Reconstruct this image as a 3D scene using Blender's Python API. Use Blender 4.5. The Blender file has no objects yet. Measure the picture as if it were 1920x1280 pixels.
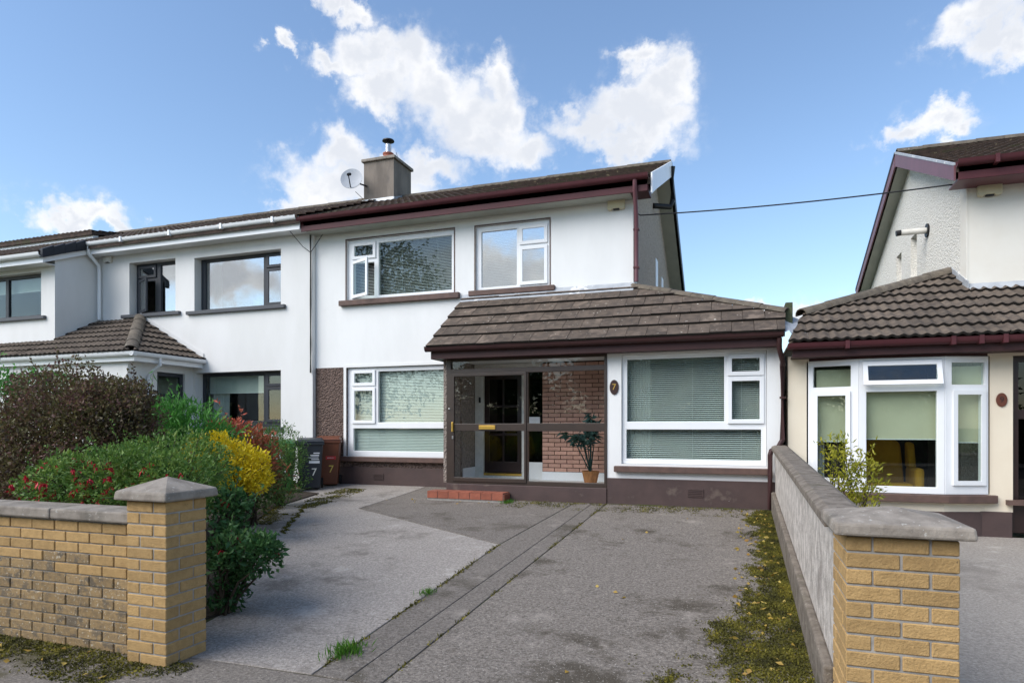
import bpy, bmesh, math, random
import numpy as np
from mathutils import Vector, Matrix, noise
R=math.radians
random.seed(7); rng=np.random.default_rng(7)
sc=bpy.context.scene
COL=sc.collection
# ---------------------------------------------------------------- camera
cam=bpy.data.cameras.new('camera'); co=bpy.data.objects.new('camera',cam); COL.objects.link(co)
TH=math.atan(430/1220)
co.location=(0,0,1.5); co.rotation_euler=(R(90),0,TH)
cam.sensor_width=36; cam.lens=36*1220/1920; cam.shift_y=160/1920; cam.clip_start=.05; cam.clip_end=3000
sc.camera=co
# ---------------------------------------------------------------- sun, exposure
SUN_EL,SUN_AZ=42.,221.      # degrees; azimuth clockwise from +y (the sun stands behind the camera, to the left)
sd=Vector((math.sin(R(SUN_AZ))*math.cos(R(SUN_EL)),math.cos(R(SUN_AZ))*math.cos(R(SUN_EL)),math.sin(R(SUN_EL))))
sl=bpy.data.lights.new('sun','SUN'); so=bpy.data.objects.new('sun',sl); COL.objects.link(so)
sl.energy=2.75; sl.angle=R(50); sl.color=(1,.955,.89)
so.rotation_euler=sd.to_track_quat('Z','Y').to_euler(); so.location=(0,0,30)
sc.view_settings.view_transform='Standard'; sc.view_settings.look='None'; sc.view_settings.gamma=1
sc.view_settings.use_curve_mapping=False; sc.view_settings.exposure=0.63
# ---------------------------------------------------------------- world: sky with cumulus
w=bpy.data.worlds.new('World'); sc.world=w; w.use_nodes=True
nt=w.node_tree; nt.nodes.clear()
def N(t,**k):
    n=nt.nodes.new(t)
    for a,b in k.items(): setattr(n,a,b)
    return n
def lk(a,b): nt.links.new(a,b)
def put(sock,v):
    if hasattr(v,'is_linked') or hasattr(v,'links'): lk(v,sock)
    else: sock.default_value=v
def mth(op,a,b=None,c=None,clamp=False):
    n=N('ShaderNodeMath',operation=op,use_clamp=clamp); put(n.inputs[0],a)
    if b is not None: put(n.inputs[1],b)
    if c is not None: put(n.inputs[2],c)
    return n.outputs[0]
def vmth(op,a,b=None):
    n=N('ShaderNodeVectorMath',operation=op); put(n.inputs[0],a)
    if b is not None: put(n.inputs[1],b)
    return n
out=N('ShaderNodeOutputWorld'); bg=N('ShaderNodeBackground'); bg.inputs[1].default_value=.14
sky=N('ShaderNodeTexSky',sky_type='NISHITA',sun_disc=False); sky.sun_elevation=R(SUN_EL); sky.sun_rotation=R(SUN_AZ)
sky.air_density=1.1; sky.dust_density=.35; sky.ozone_density=2.7
tc=N('ShaderNodeTexCoord'); sp=N('ShaderNodeSeparateXYZ'); lk(tc.outputs['Generated'],sp.inputs[0])
az=mth('MULTIPLY',mth('ARCTAN2',sp.outputs[0],sp.outputs[1]),57.2958)
el=mth('MULTIPLY',mth('ARCSINE',sp.outputs[2]),57.2958)
cb=N('ShaderNodeCombineXYZ'); lk(az,cb.inputs[0]); lk(el,cb.inputs[1])
def wnoise(scale,detail,rough=.6):
    n=N('ShaderNodeTexNoise'); n.inputs['Scale'].default_value=scale; n.inputs['Detail'].default_value=detail; n.inputs['Roughness'].default_value=rough
    lk(tc.outputs['Generated'],n.inputs['Vector']); return n
wa=wnoise(13,2); wb=wnoise(40,7,.62); nz2=wnoise(15,4,.55)
def warp(n,amt): return vmth('MULTIPLY',vmth('SUBTRACT',n.outputs['Color'],(.5,.5,.5)).outputs[0],(amt*1.15,amt,0)).outputs[0]
cpos=vmth('ADD',vmth('ADD',cb.outputs[0],warp(wa,5.5)).outputs[0],warp(wb,3.6)).outputs[0]
clouds=[(-34.8,28.3,2.0,.9),(-31.9,29.1,2.5,1.4),(-28.5,29,2.8,1.7),(-30.5,27.2,2.7,1.4),(-26,27.3,3.3,2),(-24.1,25.5,3.5,2.1),(-20.8,28,2.1,1.6),(-20.6,25.6,2.6,2.2),
 (-22.2,23.7,3.5,1.6),(-18.7,22.9,2.8,1.4),(-33.5,31.5,1.7,1),(-34.8,32.3,1.3,.7),(-39.2,29.1,.9,.7),(-8.5,28.9,1.8,1.1),
 (-6.3,26.9,2.4,1.7),(-9.2,26,3.6,1.5),(-12.4,24.7,3.2,1.3),(-6.9,24.7,2.7,1.7),(-9.2,23.3,4,1),(-35.4,19.7,2.8,1.8),(-33.5,22.3,2.1,1.6),(-30.3,21.3,3.4,1.5),
 (-26.9,20.9,3,1.3),(-37.6,18.3,1.9,.7),(-31.9,19.6,5,1.8),(-54,14.2,2,.9),(-52.3,14.9,2,1.1),(-50.3,14.5,1.4,.7),(13.3,21.5,2,1.1),(14.8,20.6,1.4,.8),(11.5,20.8,1.4,.9),
 (16.4,27.1,2.5,1.3),(17.6,25.4,2,1.1),(4.1,9.1,3.2,.7)]
clouds+=[(-160,12.6,6,2.9),(-165,13.5,4,2.4),(-137.5,11.6,4.5,2.0),(-131,12.5,4,2)]   # the bank that the front windows mirror
rc=random.Random(21)
for k in range(14):           # clouds over the unseen rest of the sky, multiplied and enlarged for white fill
    a0=rc.choice((rc.uniform(-120,-66),rc.uniform(32,165))); e0=rc.uniform(13,60); s0=rc.uniform(1.3,2.6)
    for j in range(3): clouds.append((a0+rc.uniform(-4,4)*s0,e0+rc.uniform(-1.4,1.4)*s0,rc.uniform(2.4,4.2)*s0,rc.uniform(1.2,2.2)*s0))
acc=None
for a0,e0,ra,re in clouds:
    d=vmth('LENGTH',vmth('DIVIDE',vmth('SUBTRACT',cpos,(a0,e0,0)).outputs[0],(ra,re,1)).outputs[0]).outputs['Value']
    acc=d if acc is None else mth('SMOOTH_MIN',acc,d,.22)
def srange(src,a,b_):
    n=N('ShaderNodeMapRange',interpolation_type='SMOOTHSTEP'); lk(src,n.inputs[0]); n.inputs[1].default_value=a; n.inputs[2].default_value=b_; return n.outputs[0]
dens=srange(acc,1.5,.5); wisp=mth('MULTIPLY',mth('MULTIPLY',srange(acc,2.1,1.0),srange(wb.outputs[0],.45,.75)),.35)
alpha=mth('MAXIMUM',dens,wisp)
shade_=srange(mth('ADD',nz2.outputs[0],mth('MULTIPLY',acc,.42)),.52,.98)
cc=N('ShaderNodeMix',data_type='RGBA'); lk(shade_,cc.inputs[0]); cc.inputs[6].default_value=(3.75,3.9,4.2,1); cc.inputs[7].default_value=(4.95,4.95,5.0,1)
mx=N('ShaderNodeMix',data_type='RGBA'); lk(mth('MULTIPLY',alpha,.97),mx.inputs[0]); lk(sky.outputs[0],mx.inputs[6]); lk(cc.outputs[2],mx.inputs[7])
lk(mx.outputs[2],bg.inputs[0]); lk(bg.outputs[0],out.inputs[0])

# ---------------------------------------------------------------- materials
MATS={}
def mat(name,c1,c2=None,scale=6,rough=.7,bump=0,bscale=60,bdist=.01,spec=.35,rnd=0,metal=0,c3=None,t3=.62,s3=14,c4=None,t4=.66,s4=2.2,c5=None,t5=.55,s5=1.7,w5=.2,detail=6,nrough=.6,voro=False,w3=.04,w4=.1,stretch=None):
    """c1..c2 mottled by noise, c3 small spots, c4 large patches; rnd = brightness spread from piece to piece"""
    m=bpy.data.materials.new(name); m.use_nodes=True; t=m.node_tree; nd=t.nodes; L=t.links.new
    b=nd['Principled BSDF']; b.inputs['Roughness'].default_value=rough; b.inputs['Specular IOR Level'].default_value=spec; b.inputs['Metallic'].default_value=metal
    tcn=nd.new('ShaderNodeTexCoord'); oi=nd.new('ShaderNodeObjectInfo')
    ad=nd.new('ShaderNodeVectorMath'); ad.operation='MULTIPLY_ADD'; ad.inputs[1].default_value=(37,53,71)
    cbn=nd.new('ShaderNodeCombineXYZ')
    for i in range(3): L(oi.outputs['Random'],cbn.inputs[i])
    L(cbn.outputs[0],ad.inputs[0]); L(tcn.outputs['Object'],ad.inputs[2]); vec=ad.outputs[0]
    if stretch:
        mp=nd.new('ShaderNodeMapping'); mp.inputs['Scale'].default_value=stretch; L(vec,mp.inputs[0]); vs=mp.outputs[0]
    else: vs=vec
    def nzn(s,dt,v=vec):
        n=nd.new('ShaderNodeTexNoise'); n.inputs['Scale'].default_value=s; n.inputs['Detail'].default_value=dt; n.inputs['Roughness'].default_value=nrough; L(v,n.inputs['Vector']); return n.outputs[0]
    def rng_(src,a,bb):
        n=nd.new('ShaderNodeMapRange'); n.interpolation_type='SMOOTHSTEP'; L(src,n.inputs[0]); n.inputs[1].default_value=a; n.inputs[2].default_value=bb; return n.outputs[0]
    def mix(f,a,bb,bt='MIX'):
        n=nd.new('ShaderNodeMix'); n.data_type='RGBA'; n.blend_type=bt
        L(f,n.inputs[0]) if hasattr(f,'links') else setattr(n.inputs[0],'default_value',f)
        for i,v in ((6,a),(7,bb)):
            if hasattr(v,'links'): L(v,n.inputs[i])
            else: n.inputs[i].default_value=(*v,1)
        return n.outputs[2]
    c2=c2 or tuple(x*.8 for x in c1)
    col=mix(rng_(nzn(scale,detail,vs),.32,.68),c1,c2)
    if c4: col=mix(rng_(nzn(s4,5),t4,t4+w4),col,c4)
    if c5: col=mix(rng_(nzn(s5,6),t5,t5+w5),col,c5)
    if c3: col=mix(rng_(nzn(s3,4),t3,t3+w3),col,c3)
    if rnd:
        m2=nd.new('ShaderNodeMapRange'); L(oi.outputs['Random'],m2.inputs[0]); m2.inputs[3].default_value=1-rnd; m2.inputs[4].default_value=1+rnd
        hs=nd.new('ShaderNodeHueSaturation'); L(m2.outputs[0],hs.inputs['Value']); L(col,hs.inputs['Color']); col=hs.outputs[0]
    L(col,b.inputs['Base Color'])
    if bump:
        bn=nd.new('ShaderNodeBump'); bn.inputs['Strength'].default_value=bump; bn.inputs['Distance'].default_value=bdist
        if voro:
            v=nd.new('ShaderNodeTexVoronoi'); v.inputs['Scale'].default_value=bscale; L(vec,v.inputs['Vector'])
            s=nd.new('ShaderNodeMath'); s.operation='SUBTRACT'; L(nzn(bscale*.7,3),s.inputs[0]); L(v.outputs['Distance'],s.inputs[1]); L(s.outputs[0],bn.inputs['Height'])
        else: L(nzn(bscale,5),bn.inputs['Height'])
        L(bn.outputs[0],b.inputs['Normal'])
    MATS[name]=m; return m
def leafmat(name,cols,rough=.5,trans=.33):
    m=bpy.data.materials.new(name); m.use_nodes=True; t=m.node_tree; nd=t.nodes; L=t.links.new
    b=nd['Principled BSDF']; b.inputs['Roughness'].default_value=rough; b.inputs['Specular IOR Level'].default_value=.35
    at=nd.new('ShaderNodeAttribute'); at.attribute_name='rnd'
    r=nd.new('ShaderNodeValToRGB'); L(at.outputs['Fac'],r.inputs[0]); e=r.color_ramp.elements
    while len(e)<len(cols): e.new(.5)
    for i,c in enumerate(cols): e[i].position=i/(len(cols)-1); e[i].color=(*c,1)
    L(r.outputs[0],b.inputs['Base Color'])
    tr=nd.new('ShaderNodeBsdfTranslucent'); L(r.outputs[0],tr.inputs[0]); mxn=nd.new('ShaderNodeMixShader'); mxn.inputs[0].default_value=trans
    L(b.outputs[0],mxn.inputs[1]); L(tr.outputs[0],mxn.inputs[2]); L(mxn.outputs[0],nd['Material Output'].inputs[0])
    MATS[name]=m; return m
def glassmat(name,tint=(.9,.95,.93),refl=1.0):
    m=bpy.data.materials.new(name); m.use_nodes=True; t=m.node_tree; nd=t.nodes; L=t.links.new; nd.remove(nd['Principled BSDF'])
    tr=nd.new('ShaderNodeBsdfTransparent'); tr.inputs[0].default_value=(*tint,1); gl=nd.new('ShaderNodeBsdfGlossy'); gl.inputs['Roughness'].default_value=.0
    ge=nd.new('ShaderNodeNewGeometry'); dp=nd.new('ShaderNodeVectorMath'); dp.operation='DOT_PRODUCT'; L(ge.outputs['Normal'],dp.inputs[0]); L(ge.outputs['Incoming'],dp.inputs[1])
    def mm(op,a,bb):
        q=nd.new('ShaderNodeMath'); q.operation=op; q.use_clamp=op!='ABSOLUTE' and op!='SUBTRACT'
        for k,v in enumerate((a,bb)):
            if v is None: continue
            L(v,q.inputs[k]) if hasattr(v,'links') else setattr(q.inputs[k],'default_value',v)
        return q
    sch=mm('POWER',mm('SUBTRACT',1.0,mm('ABSOLUTE',dp.outputs['Value'],None).outputs[0]).outputs[0],5.0)
    ma=nd.new('ShaderNodeMath'); ma.operation='MULTIPLY_ADD'; L(sch.outputs[0],ma.inputs[0]); ma.inputs[1].default_value=.8; ma.inputs[2].default_value=.042*1.5*refl
    mu=mm('MINIMUM',ma.outputs[0],1.0)
    tcn=nd.new('ShaderNodeTexCoord'); n=nd.new('ShaderNodeTexNoise'); n.inputs['Scale'].default_value=1.3; n.inputs['Detail'].default_value=1; L(tcn.outputs['Object'],n.inputs[0])
    bn=nd.new('ShaderNodeBump'); bn.inputs['Strength'].default_value=.06; bn.inputs['Distance'].default_value=.02; L(n.outputs[0],bn.inputs['Height']); L(bn.outputs[0],gl.inputs['Normal'])
    mxn=nd.new('ShaderNodeMixShader'); L(mu.outputs[0],mxn.inputs[0]); L(tr.outputs[0],mxn.inputs[1]); L(gl.outputs[0],mxn.inputs[2]); L(mxn.outputs[0],nd['Material Output'].inputs[0])
    MATS[name]=m; return m
mat('white',(.80,.80,.785),(.755,.755,.74),scale=2.2,stretch=(1,1,.3),rough=.8,bump=.25,bscale=45,bdist=.004,c4=(.69,.69,.67),t4=.60,s4=.9,w4=.25)
mat('nwhite',(.75,.745,.73),(.70,.695,.675),scale=1.8,stretch=(1,1,.3),rough=.85,bump=.2,bscale=120,bdist=.003)
mat('cream',(.76,.68,.54),(.72,.63,.49),scale=1.4,rough=.85,bump=.3,bscale=50,bdist=.004)
mat('creamwhite',(.74,.71,.64),(.70,.66,.58),scale=1.4,rough=.85,bump=.2,bscale=60,bdist=.004)
mat('roughbrown',(.185,.128,.105),(.095,.065,.054),scale=22,rough=.85,bump=1,bscale=30,bdist=.04,voro=True)
mat('roughporch',(.34,.285,.245),(.20,.165,.142),scale=22,rough=.85,bump=.8,bscale=34,bdist=.03,voro=True)
mat('roughgrey',(.54,.475,.40),(.30,.262,.22),scale=38,rough=.9,bump=.6,bscale=55,bdist=.025,voro=True)
mat('roughcream',(.82,.79,.72),(.70,.67,.60),scale=32,rough=.9,bump=.6,bscale=40,bdist=.03,voro=True)
mat('plinth',(.085,.055,.05),(.065,.043,.04),scale=3,rough=.6,bump=.3,bscale=22,bdist=.006,c3=(.55,.53,.5),t3=.735,s3=9,w3=.02,c4=(.12,.09,.075),t4=.6,s4=3)
mat('sillbrown',(.13,.078,.062),(.095,.06,.05),scale=8,rough=.6,bump=.2,bscale=60,c3=(.05,.035,.03),t3=.68,s3=7)
mat('maroon',(.085,.024,.028),(.07,.02,.024),scale=3,rough=.5,spec=.25)
mat('maroonlight',(.17,.07,.085),(.14,.06,.07),scale=3,rough=.45)
mat('darkbrown',(.055,.024,.023),(.045,.02,.02),scale=3,rough=.5,spec=.25)
mat('bronze',(.052,.036,.028),(.042,.03,.024),scale=4,rough=.35,spec=.5)
mat('upvc',(.83,.84,.85),(.80,.81,.82),scale=2,rough=.32,spec=.5)
mat('anthracite',(.035,.04,.05),(.03,.034,.042),scale=3,rough=.45)
mat('greysill',(.085,.09,.10),(.075,.08,.09),scale=3,rough=.6)
mat('tile',(.122,.092,.070),(.070,.054,.043),scale=9,rough=.9,bump=.5,bscale=70,bdist=.006,rnd=.16,c3=(.50,.46,.39),t3=.665,s3=17,w3=.04,c4=(.17,.13,.10),t4=.56,s4=3)
mat('tilebuttshade',(.022,.018,.015),(.014,.012,.010),scale=20,rough=1)
mat('pantile',(.138,.107,.080),(.08,.062,.049),scale=8,rough=.9,bump=.5,bscale=70,bdist=.006,rnd=.2,c3=(.30,.27,.22),t3=.72,s3=24,w3=.04)
mat('rooftile',(.082,.055,.042),(.042,.030,.025),scale=7,rough=.95,bump=.6,bscale=45,bdist=.01,c3=(.20,.16,.10),t3=.62,s3=11,w3=.08,c4=(.055,.05,.028),t4=.55,s4=1.6)
mat('ridge',(.15,.125,.095),(.09,.075,.06),scale=8,rough=.9,bump=.6,bscale=45,bdist=.008,rnd=.15,c3=(.36,.33,.26),t3=.66,s3=18)
mat('blacktile',(.02,.023,.03),(.016,.018,.022),rough=.5)
mat('lead',(.42,.44,.46),(.33,.35,.38),scale=7,rough=.5,bump=.3,bscale=12,bdist=.01,c3=(.6,.6,.6),t3=.6,s3=4)
mat('cement',(.235,.198,.165),(.15,.127,.108),scale=3.5,rough=.9,bump=.3,bscale=60,bdist=.004,c4=(.13,.115,.105),t4=.52,s4=2.5,w4=.3,stretch=(1,1,.3))
mat('coping',(.31,.272,.23),(.195,.168,.14),scale=9,rough=.95,bump=.7,bscale=70,bdist=.006,rnd=.08,c3=(.40,.38,.34),t3=.64,s3=40,c4=(.12,.11,.09),t4=.54,s4=3,w4=.25)
mat('copingdark',(.225,.19,.155),(.125,.104,.083),scale=11,rough=1,bump=.9,bscale=60,bdist=.008,c3=(.33,.30,.25),t3=.64,s3=34,c4=(.085,.078,.045),t4=.55,s4=3,w4=.2)
mat('render',(.62,.57,.52),(.36,.325,.29),scale=11,rough=.95,bump=1,bscale=45,bdist=.010,c4=(.26,.23,.205),t4=.52,s4=2.5,w4=.3,stretch=(1,1,.85))
mat('brick',(.44,.285,.122),(.36,.23,.097),scale=24,rough=.95,bump=1,bscale=90,bdist=.006,rnd=.14,c3=(.20,.14,.07),t3=.66,s3=70,w3=.05)
mat('brickworn',(.31,.21,.10),(.22,.155,.085),scale=26,rough=.95,bump=1,bscale=80,bdist=.006,rnd=.16,c3=(.45,.39,.29),t3=.6,s3=55,w3=.06,c4=(.14,.11,.075),t4=.52,s4=9)
mat('mortar',(.36,.34,.31),(.27,.255,.235),scale=20,rough=.95,bump=.5,bscale=90,bdist=.004)
mat('pinkbrick',(.58,.34,.26),(.50,.28,.215),scale=14,rough=.85,bump=.3,bscale=90,bdist=.002,rnd=.12)
mat('darkmortar',(.055,.035,.032),rough=.9)
mat('redtile',(.33,.105,.062),(.25,.08,.05),scale=10,rough=.55,rnd=.12,bump=.2,bscale=50,bdist=.003)
def concrete(name,c1,c2,cs,moss,pale,t4=.52,t5=.56):
    return mat(name,c1,c2,scale=42,rough=.95,bump=1,bscale=60,bdist=.012,detail=10,nrough=.76,c3=cs,t3=.60,s3=70,w3=.05,c4=moss,t4=t4,s4=.8,w4=.14,c5=pale,t5=t5,s5=1.5)
concrete('slabpale',(.45,.405,.362),(.19,.168,.150),(.57,.53,.49),(.185,.162,.14),(.53,.485,.44))
concrete('slabdark',(.27,.236,.204),(.088,.076,.065),(.41,.375,.335),(.105,.089,.071),(.33,.29,.253))
concrete('slabright',(.315,.275,.236),(.085,.073,.062),(.51,.47,.42),(.085,.07,.052),(.38,.335,.29),t4=.5)
concrete('strip',(.265,.232,.20),(.09,.078,.067),(.40,.365,.325),(.09,.076,.057),(.32,.282,.245))
concrete('pave',(.29,.253,.216),(.105,.092,.079),(.42,.38,.338),(.095,.083,.045),(.33,.29,.25))
concrete('ndrive',(.44,.395,.345),(.23,.204,.178),(.54,.50,.45),(.25,.22,.19),(.5,.455,.40))
mat('asphalt',(.055,.055,.055),(.04,.04,.04),scale=60,rough=.95,bump=.5,bscale=90)
mat('soil',(.055,.04,.028),(.03,.022,.016),scale=12,rough=1,bump=1,bscale=30,bdist=.03)
mat('lawn',(.06,.09,.025),(.045,.07,.02),scale=9,rough=1,bump=1,bscale=60,bdist=.03)
mat('dirt',(.09,.076,.055),(.045,.04,.026),scale=20,rough=1,c4=(.06,.075,.02),t4=.5,s4=3)
mat('bark',(.09,.065,.045),(.05,.038,.028),scale=20,rough=.95,bump=.8,bscale=40)
mat('binblack',(.022,.026,.034),rough=.45,spec=.5); mat('bingreen',(.02,.12,.028),rough=.45,spec=.5); mat('binbrown',(.15,.045,.02),rough=.45,spec=.5)
mat('rubber',(.015,.015,.015),rough=.8)
mat('stickwhite',(.75,.76,.78),(.7,.7,.7),rough=.5); mat('stickred',(.55,.05,.05),rough=.5); mat('digityellow',(.72,.55,.12),rough=.5); mat('digitwhite',(.75,.74,.68),rough=.5)
mat('brass',(.72,.46,.10),(.62,.38,.08),rough=.3,metal=.6); mat('steel',(.55,.55,.56),rough=.3,metal=.9); mat('dish',(.40,.42,.45),(.35,.37,.40),scale=4,rough=.5)
mat('clay',(.36,.12,.075),(.28,.09,.06),rough=.8); mat('black',(.015,.015,.017),rough=.5)
mat('porchwhite',(.74,.73,.70),(.7,.69,.66),rough=.7); mat('ivory',(.66,.60,.42),(.6,.54,.38),rough=.5); mat('ivorywhite',(.72,.70,.64),rough=.5)
mat('doorwood',(.028,.012,.010),(.02,.009,.008),rough=.35,spec=.5); mat('plaque',(.045,.022,.018),rough=.5); mat('plaquered',(.14,.045,.025),rough=.5)
mat('slat',(.78,.78,.76),(.74,.74,.72),scale=3,rough=.55); mat('fabric',(.70,.68,.60),(.64,.62,.54),scale=3,rough=.9); mat('curtain',(.66,.66,.64),(.6,.6,.58),scale=5,rough=.9)
mat('shade',(.62,.58,.42),(.58,.54,.39),scale=3,rough=.9); mat('shadegrey',(.50,.53,.50),(.47,.5,.47),scale=3,rough=.9)
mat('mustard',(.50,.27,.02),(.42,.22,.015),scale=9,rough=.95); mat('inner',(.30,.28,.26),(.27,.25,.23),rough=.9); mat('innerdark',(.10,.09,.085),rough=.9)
mat('potwood',(.30,.13,.045),(.20,.085,.03),scale=14,rough=.7,stretch=(4,4,.5)); mat('mossbox',(.085,.095,.05),(.05,.06,.035),scale=14,rough=.95,bump=.5,bscale=40)
mat('soffitgreen',(.42,.43,.37),(.38,.39,.34),scale=4,rough=.7); mat('cable',(.02,.02,.022),rough=.6)
glassmat('glass'); glassmat('glassbright',(.9,.95,.93),8.0); glassmat('glassporch',(.98,.99,.99),.45); glassmat('glassdark',(.35,.30,.25),.8)
leafmat('lf_purple',[(0.029,0.023,0.017),(0.087,0.055,0.043),(0.131,0.123,0.041),(0.160,0.070,0.072),(0.232,0.217,0.072)])
leafmat('lf_green',[(0.041,0.135,0.024),(0.068,0.230,0.041),(0.115,0.338,0.061),(0.203,0.432,0.095)])
leafmat('lf_fuchsia',[(0.045,0.104,0.022),(0.088,0.184,0.035),(0.152,0.256,0.048),(0.256,0.320,0.064)])
leafmat('lf_yellow',[(.26,.24,.012),(.58,.46,.012),(.80,.62,.02),(.86,.74,.07)])
leafmat('lf_red',[(0.056,0.112,0.025),(0.088,0.163,0.037),(0.250,0.094,0.044),(0.525,0.112,0.062)])
leafmat('lf_mid',[(0.032,0.080,0.019),(0.072,0.160,0.032),(0.120,0.224,0.048),(0.192,0.272,0.072)])
leafmat('lf_dark',[(0.020,0.071,0.024),(0.041,0.119,0.037),(0.076,0.170,0.051),(0.136,0.238,0.076)])
leafmat('lf_lime',[(.10,.13,.012),(.24,.26,.02),(.38,.36,.03),(.46,.42,.05)])
leafmat('lf_moss',[(.03,.03,.01),(.075,.072,.015),(.14,.128,.018),(.27,.22,.03)],rough=.95,trans=.1)
leafmat('lf_litter',[(.30,.17,.03),(.48,.32,.06),(.58,.44,.12),(.36,.20,.05)],rough=.7)
leafmat('lf_grass',[(.05,.13,.015),(.08,.22,.02),(.14,.32,.03)],rough=.6)
leafmat('lf_blue',[(.02,.055,.05),(.035,.085,.075),(.06,.12,.10)],rough=.5)
leafmat('lf_tree',[(.02,.045,.010),(.035,.07,.016),(.055,.10,.022)])
leafmat('fl_red',[(.30,.005,.02),(.48,.01,.03),(.55,.03,.05)],trans=.15)

# ---------------------------------------------------------------- mesh helpers
WORLD={}
def reg(o,parent,world=None):
    COL.objects.link(o)
    if parent is not None:
        o.parent=parent; o.matrix_parent_inverse=WORLD[parent.name].inverted()
    WORLD[o.name]=world if world is not None else Matrix.Identity(4)
    return o
def tag(o,label=None,cat=None,group=None,kind=None):
    if label: o['label']=label
    if cat: o['category']=cat
    if group: o['group']=group
    if kind: o['kind']=kind
    return o
def thing(name,loc,label,cat,group=None):
    o=bpy.data.objects.new(name,None); o.location=loc; o.empty_display_size=.2
    reg(o,None,Matrix.Translation(loc)); return tag(o,label,cat,group)
class MB:
    def __init__(s): s.v=[]; s.f=[]
    def add(s,vs,fs):
        b=len(s.v); s.v+= [tuple(p) for p in vs]; s.f+=[tuple(i+b for i in f) for f in fs]; return s
    def box(s,x0,x1,y0,y1,z0,z1,M=None):
        vs=[(x,y,z) for x in (x0,x1) for y in (y0,y1) for z in (z0,z1)]
        if M is not None: vs=[M@Vector(p) for p in vs]
        return s.add(vs,[(0,1,3,2),(4,6,7,5),(0,4,5,1),(2,3,7,6),(0,2,6,4),(1,5,7,3)])
    def prism(s,pts,ext):
        """closed polygon pts (3-D) swept by vector ext"""
        n=len(pts); e=Vector(ext); a=[Vector(p) for p in pts]
        return s.add(a+[p+e for p in a],[tuple(range(n)),tuple(range(2*n-1,n-1,-1))]+[(i,(i+1)%n,n+(i+1)%n,n+i) for i in range(n)])
    def panel(s,a0,a1,b0,b1,t0,t1,holes=(),axis='x'):
        A=sorted({a0,a1,*[h[0] for h in holes],*[h[1] for h in holes]}); A=[a for a in A if a0<=a<=a1]
        B=sorted({b0,b1,*[h[2] for h in holes],*[h[3] for h in holes]}); B=[b for b in B if b0<=b<=b1]
        P=(lambda a,t,b:(a,t,b)) if axis=='x' else (lambda a,t,b:(t,a,b))
        sol={}
        for i in range(len(A)-1):
            for j in range(len(B)-1):
                ca,cb_=(A[i]+A[i+1])/2,(B[j]+B[j+1])/2
                sol[i,j]=not any(h[0]<ca<h[1] and h[2]<cb_<h[3] for h in holes)
        idx={}; vs=[]; fs=[]
        def V(i,j,k):
            if (i,j,k) not in idx: idx[i,j,k]=len(vs); vs.append(P(A[i],(t0,t1)[k],B[j]))
            return idx[i,j,k]
        for (i,j),ok in sol.items():
            if not ok: continue
            for k in (0,1): fs.append((V(i,j,k),V(i+1,j,k),V(i+1,j+1,k),V(i,j+1,k)))
            for di,dj,p,q in ((-1,0,(i,j),(i,j+1)),(1,0,(i+1,j),(i+1,j+1)),(0,-1,(i,j),(i+1,j)),(0,1,(i,j+1),(i+1,j+1))):
                if not sol.get((i+di,j+dj),False): fs.append((V(*p,0),V(*q,0),V(*q,1),V(*p,1)))
        return s.add(vs,fs)
    def tube(s,path,r,n=8,caps=True):
        path=[Vector(p) for p in path]; rings=[]
        rr=r if isinstance(r,(list,tuple)) else [r]*len(path)
        up=Vector((0,0,1))
        for i,p in enumerate(path):
            d=(path[min(i+1,len(path)-1)]-path[max(i-1,0)]).normalized()
            a=d.cross(up); a=a.normalized() if a.length>1e-3 else Vector((1,0,0)); b=d.cross(a)
            rings.append([p+(a*math.cos(2*math.pi*k/n)+b*math.sin(2*math.pi*k/n))*rr[i] for k in range(n)])
        vs=[q for ring in rings for q in ring]; fs=[]
        for i in range(len(path)-1):
            for k in range(n): fs.append((i*n+k,i*n+(k+1)%n,(i+1)*n+(k+1)%n,(i+1)*n+k))
        if caps: fs+= [tuple(range(n)),tuple(range(len(vs)-1,len(vs)-n-1,-1))]
        return s.add(vs,fs)
    def lathe(s,prof,c,n=20,sx=1,sy=1):
        vs=[(c[0]+r*math.cos(2*math.pi*k/n)*sx,c[1]+r*math.sin(2*math.pi*k/n)*sy,c[2]+z) for r,z in prof for k in range(n)]
        fs=[(i*n+k,i*n+(k+1)%n,(i+1)*n+(k+1)%n,(i+1)*n+k) for i in range(len(prof)-1) for k in range(n)]
        fs+=[tuple(range(n)),tuple(range(len(vs)-1,len(vs)-n-1,-1))]
        return s.add(vs,fs)
    def mesh(s,name,m,smooth=None):
        me=bpy.data.meshes.new(name); me.from_pydata(s.v,[],s.f); bm=bmesh.new(); bm.from_mesh(me)
        bmesh.ops.recalc_face_normals(bm,faces=bm.faces); bm.to_mesh(me); bm.free()
        me.materials.append(MATS[m])
        if smooth: me.shade_smooth(); me.set_sharp_from_angle(angle=R(smooth))
        return me
    def build(s,name,m,parent=None,bevel=0,smooth=None):
        o=bpy.data.objects.new(name,s.mesh(name,m,smooth)); reg(o,parent)
        if bevel:
            b=o.modifiers.new('bevel','BEVEL'); b.width=bevel; b.segments=2; b.limit_method='ANGLE'; b.angle_limit=R(40)
        return o
def place(name,me,M,parent):
    o=bpy.data.objects.new(name,me); reg(o,parent,M.copy())
    o.matrix_basis=M; return o
def digits(text,size,M,m,name,parent,depth=.002):
    c=bpy.data.curves.new('t','FONT'); c.body=text; c.size=size; c.extrude=depth; c.align_x='CENTER'; c.align_y='CENTER'
    o=bpy.data.objects.new('t',c); COL.objects.link(o); bpy.context.view_layer.update()
    me=bpy.data.meshes.new_from_object(o.evaluated_get(bpy.context.evaluated_depsgraph_get())); bpy.data.objects.remove(o); bpy.data.curves.remove(c)
    me.materials.clear(); me.materials.append(MATS[m])
    return place(name,me,M,parent)
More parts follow.
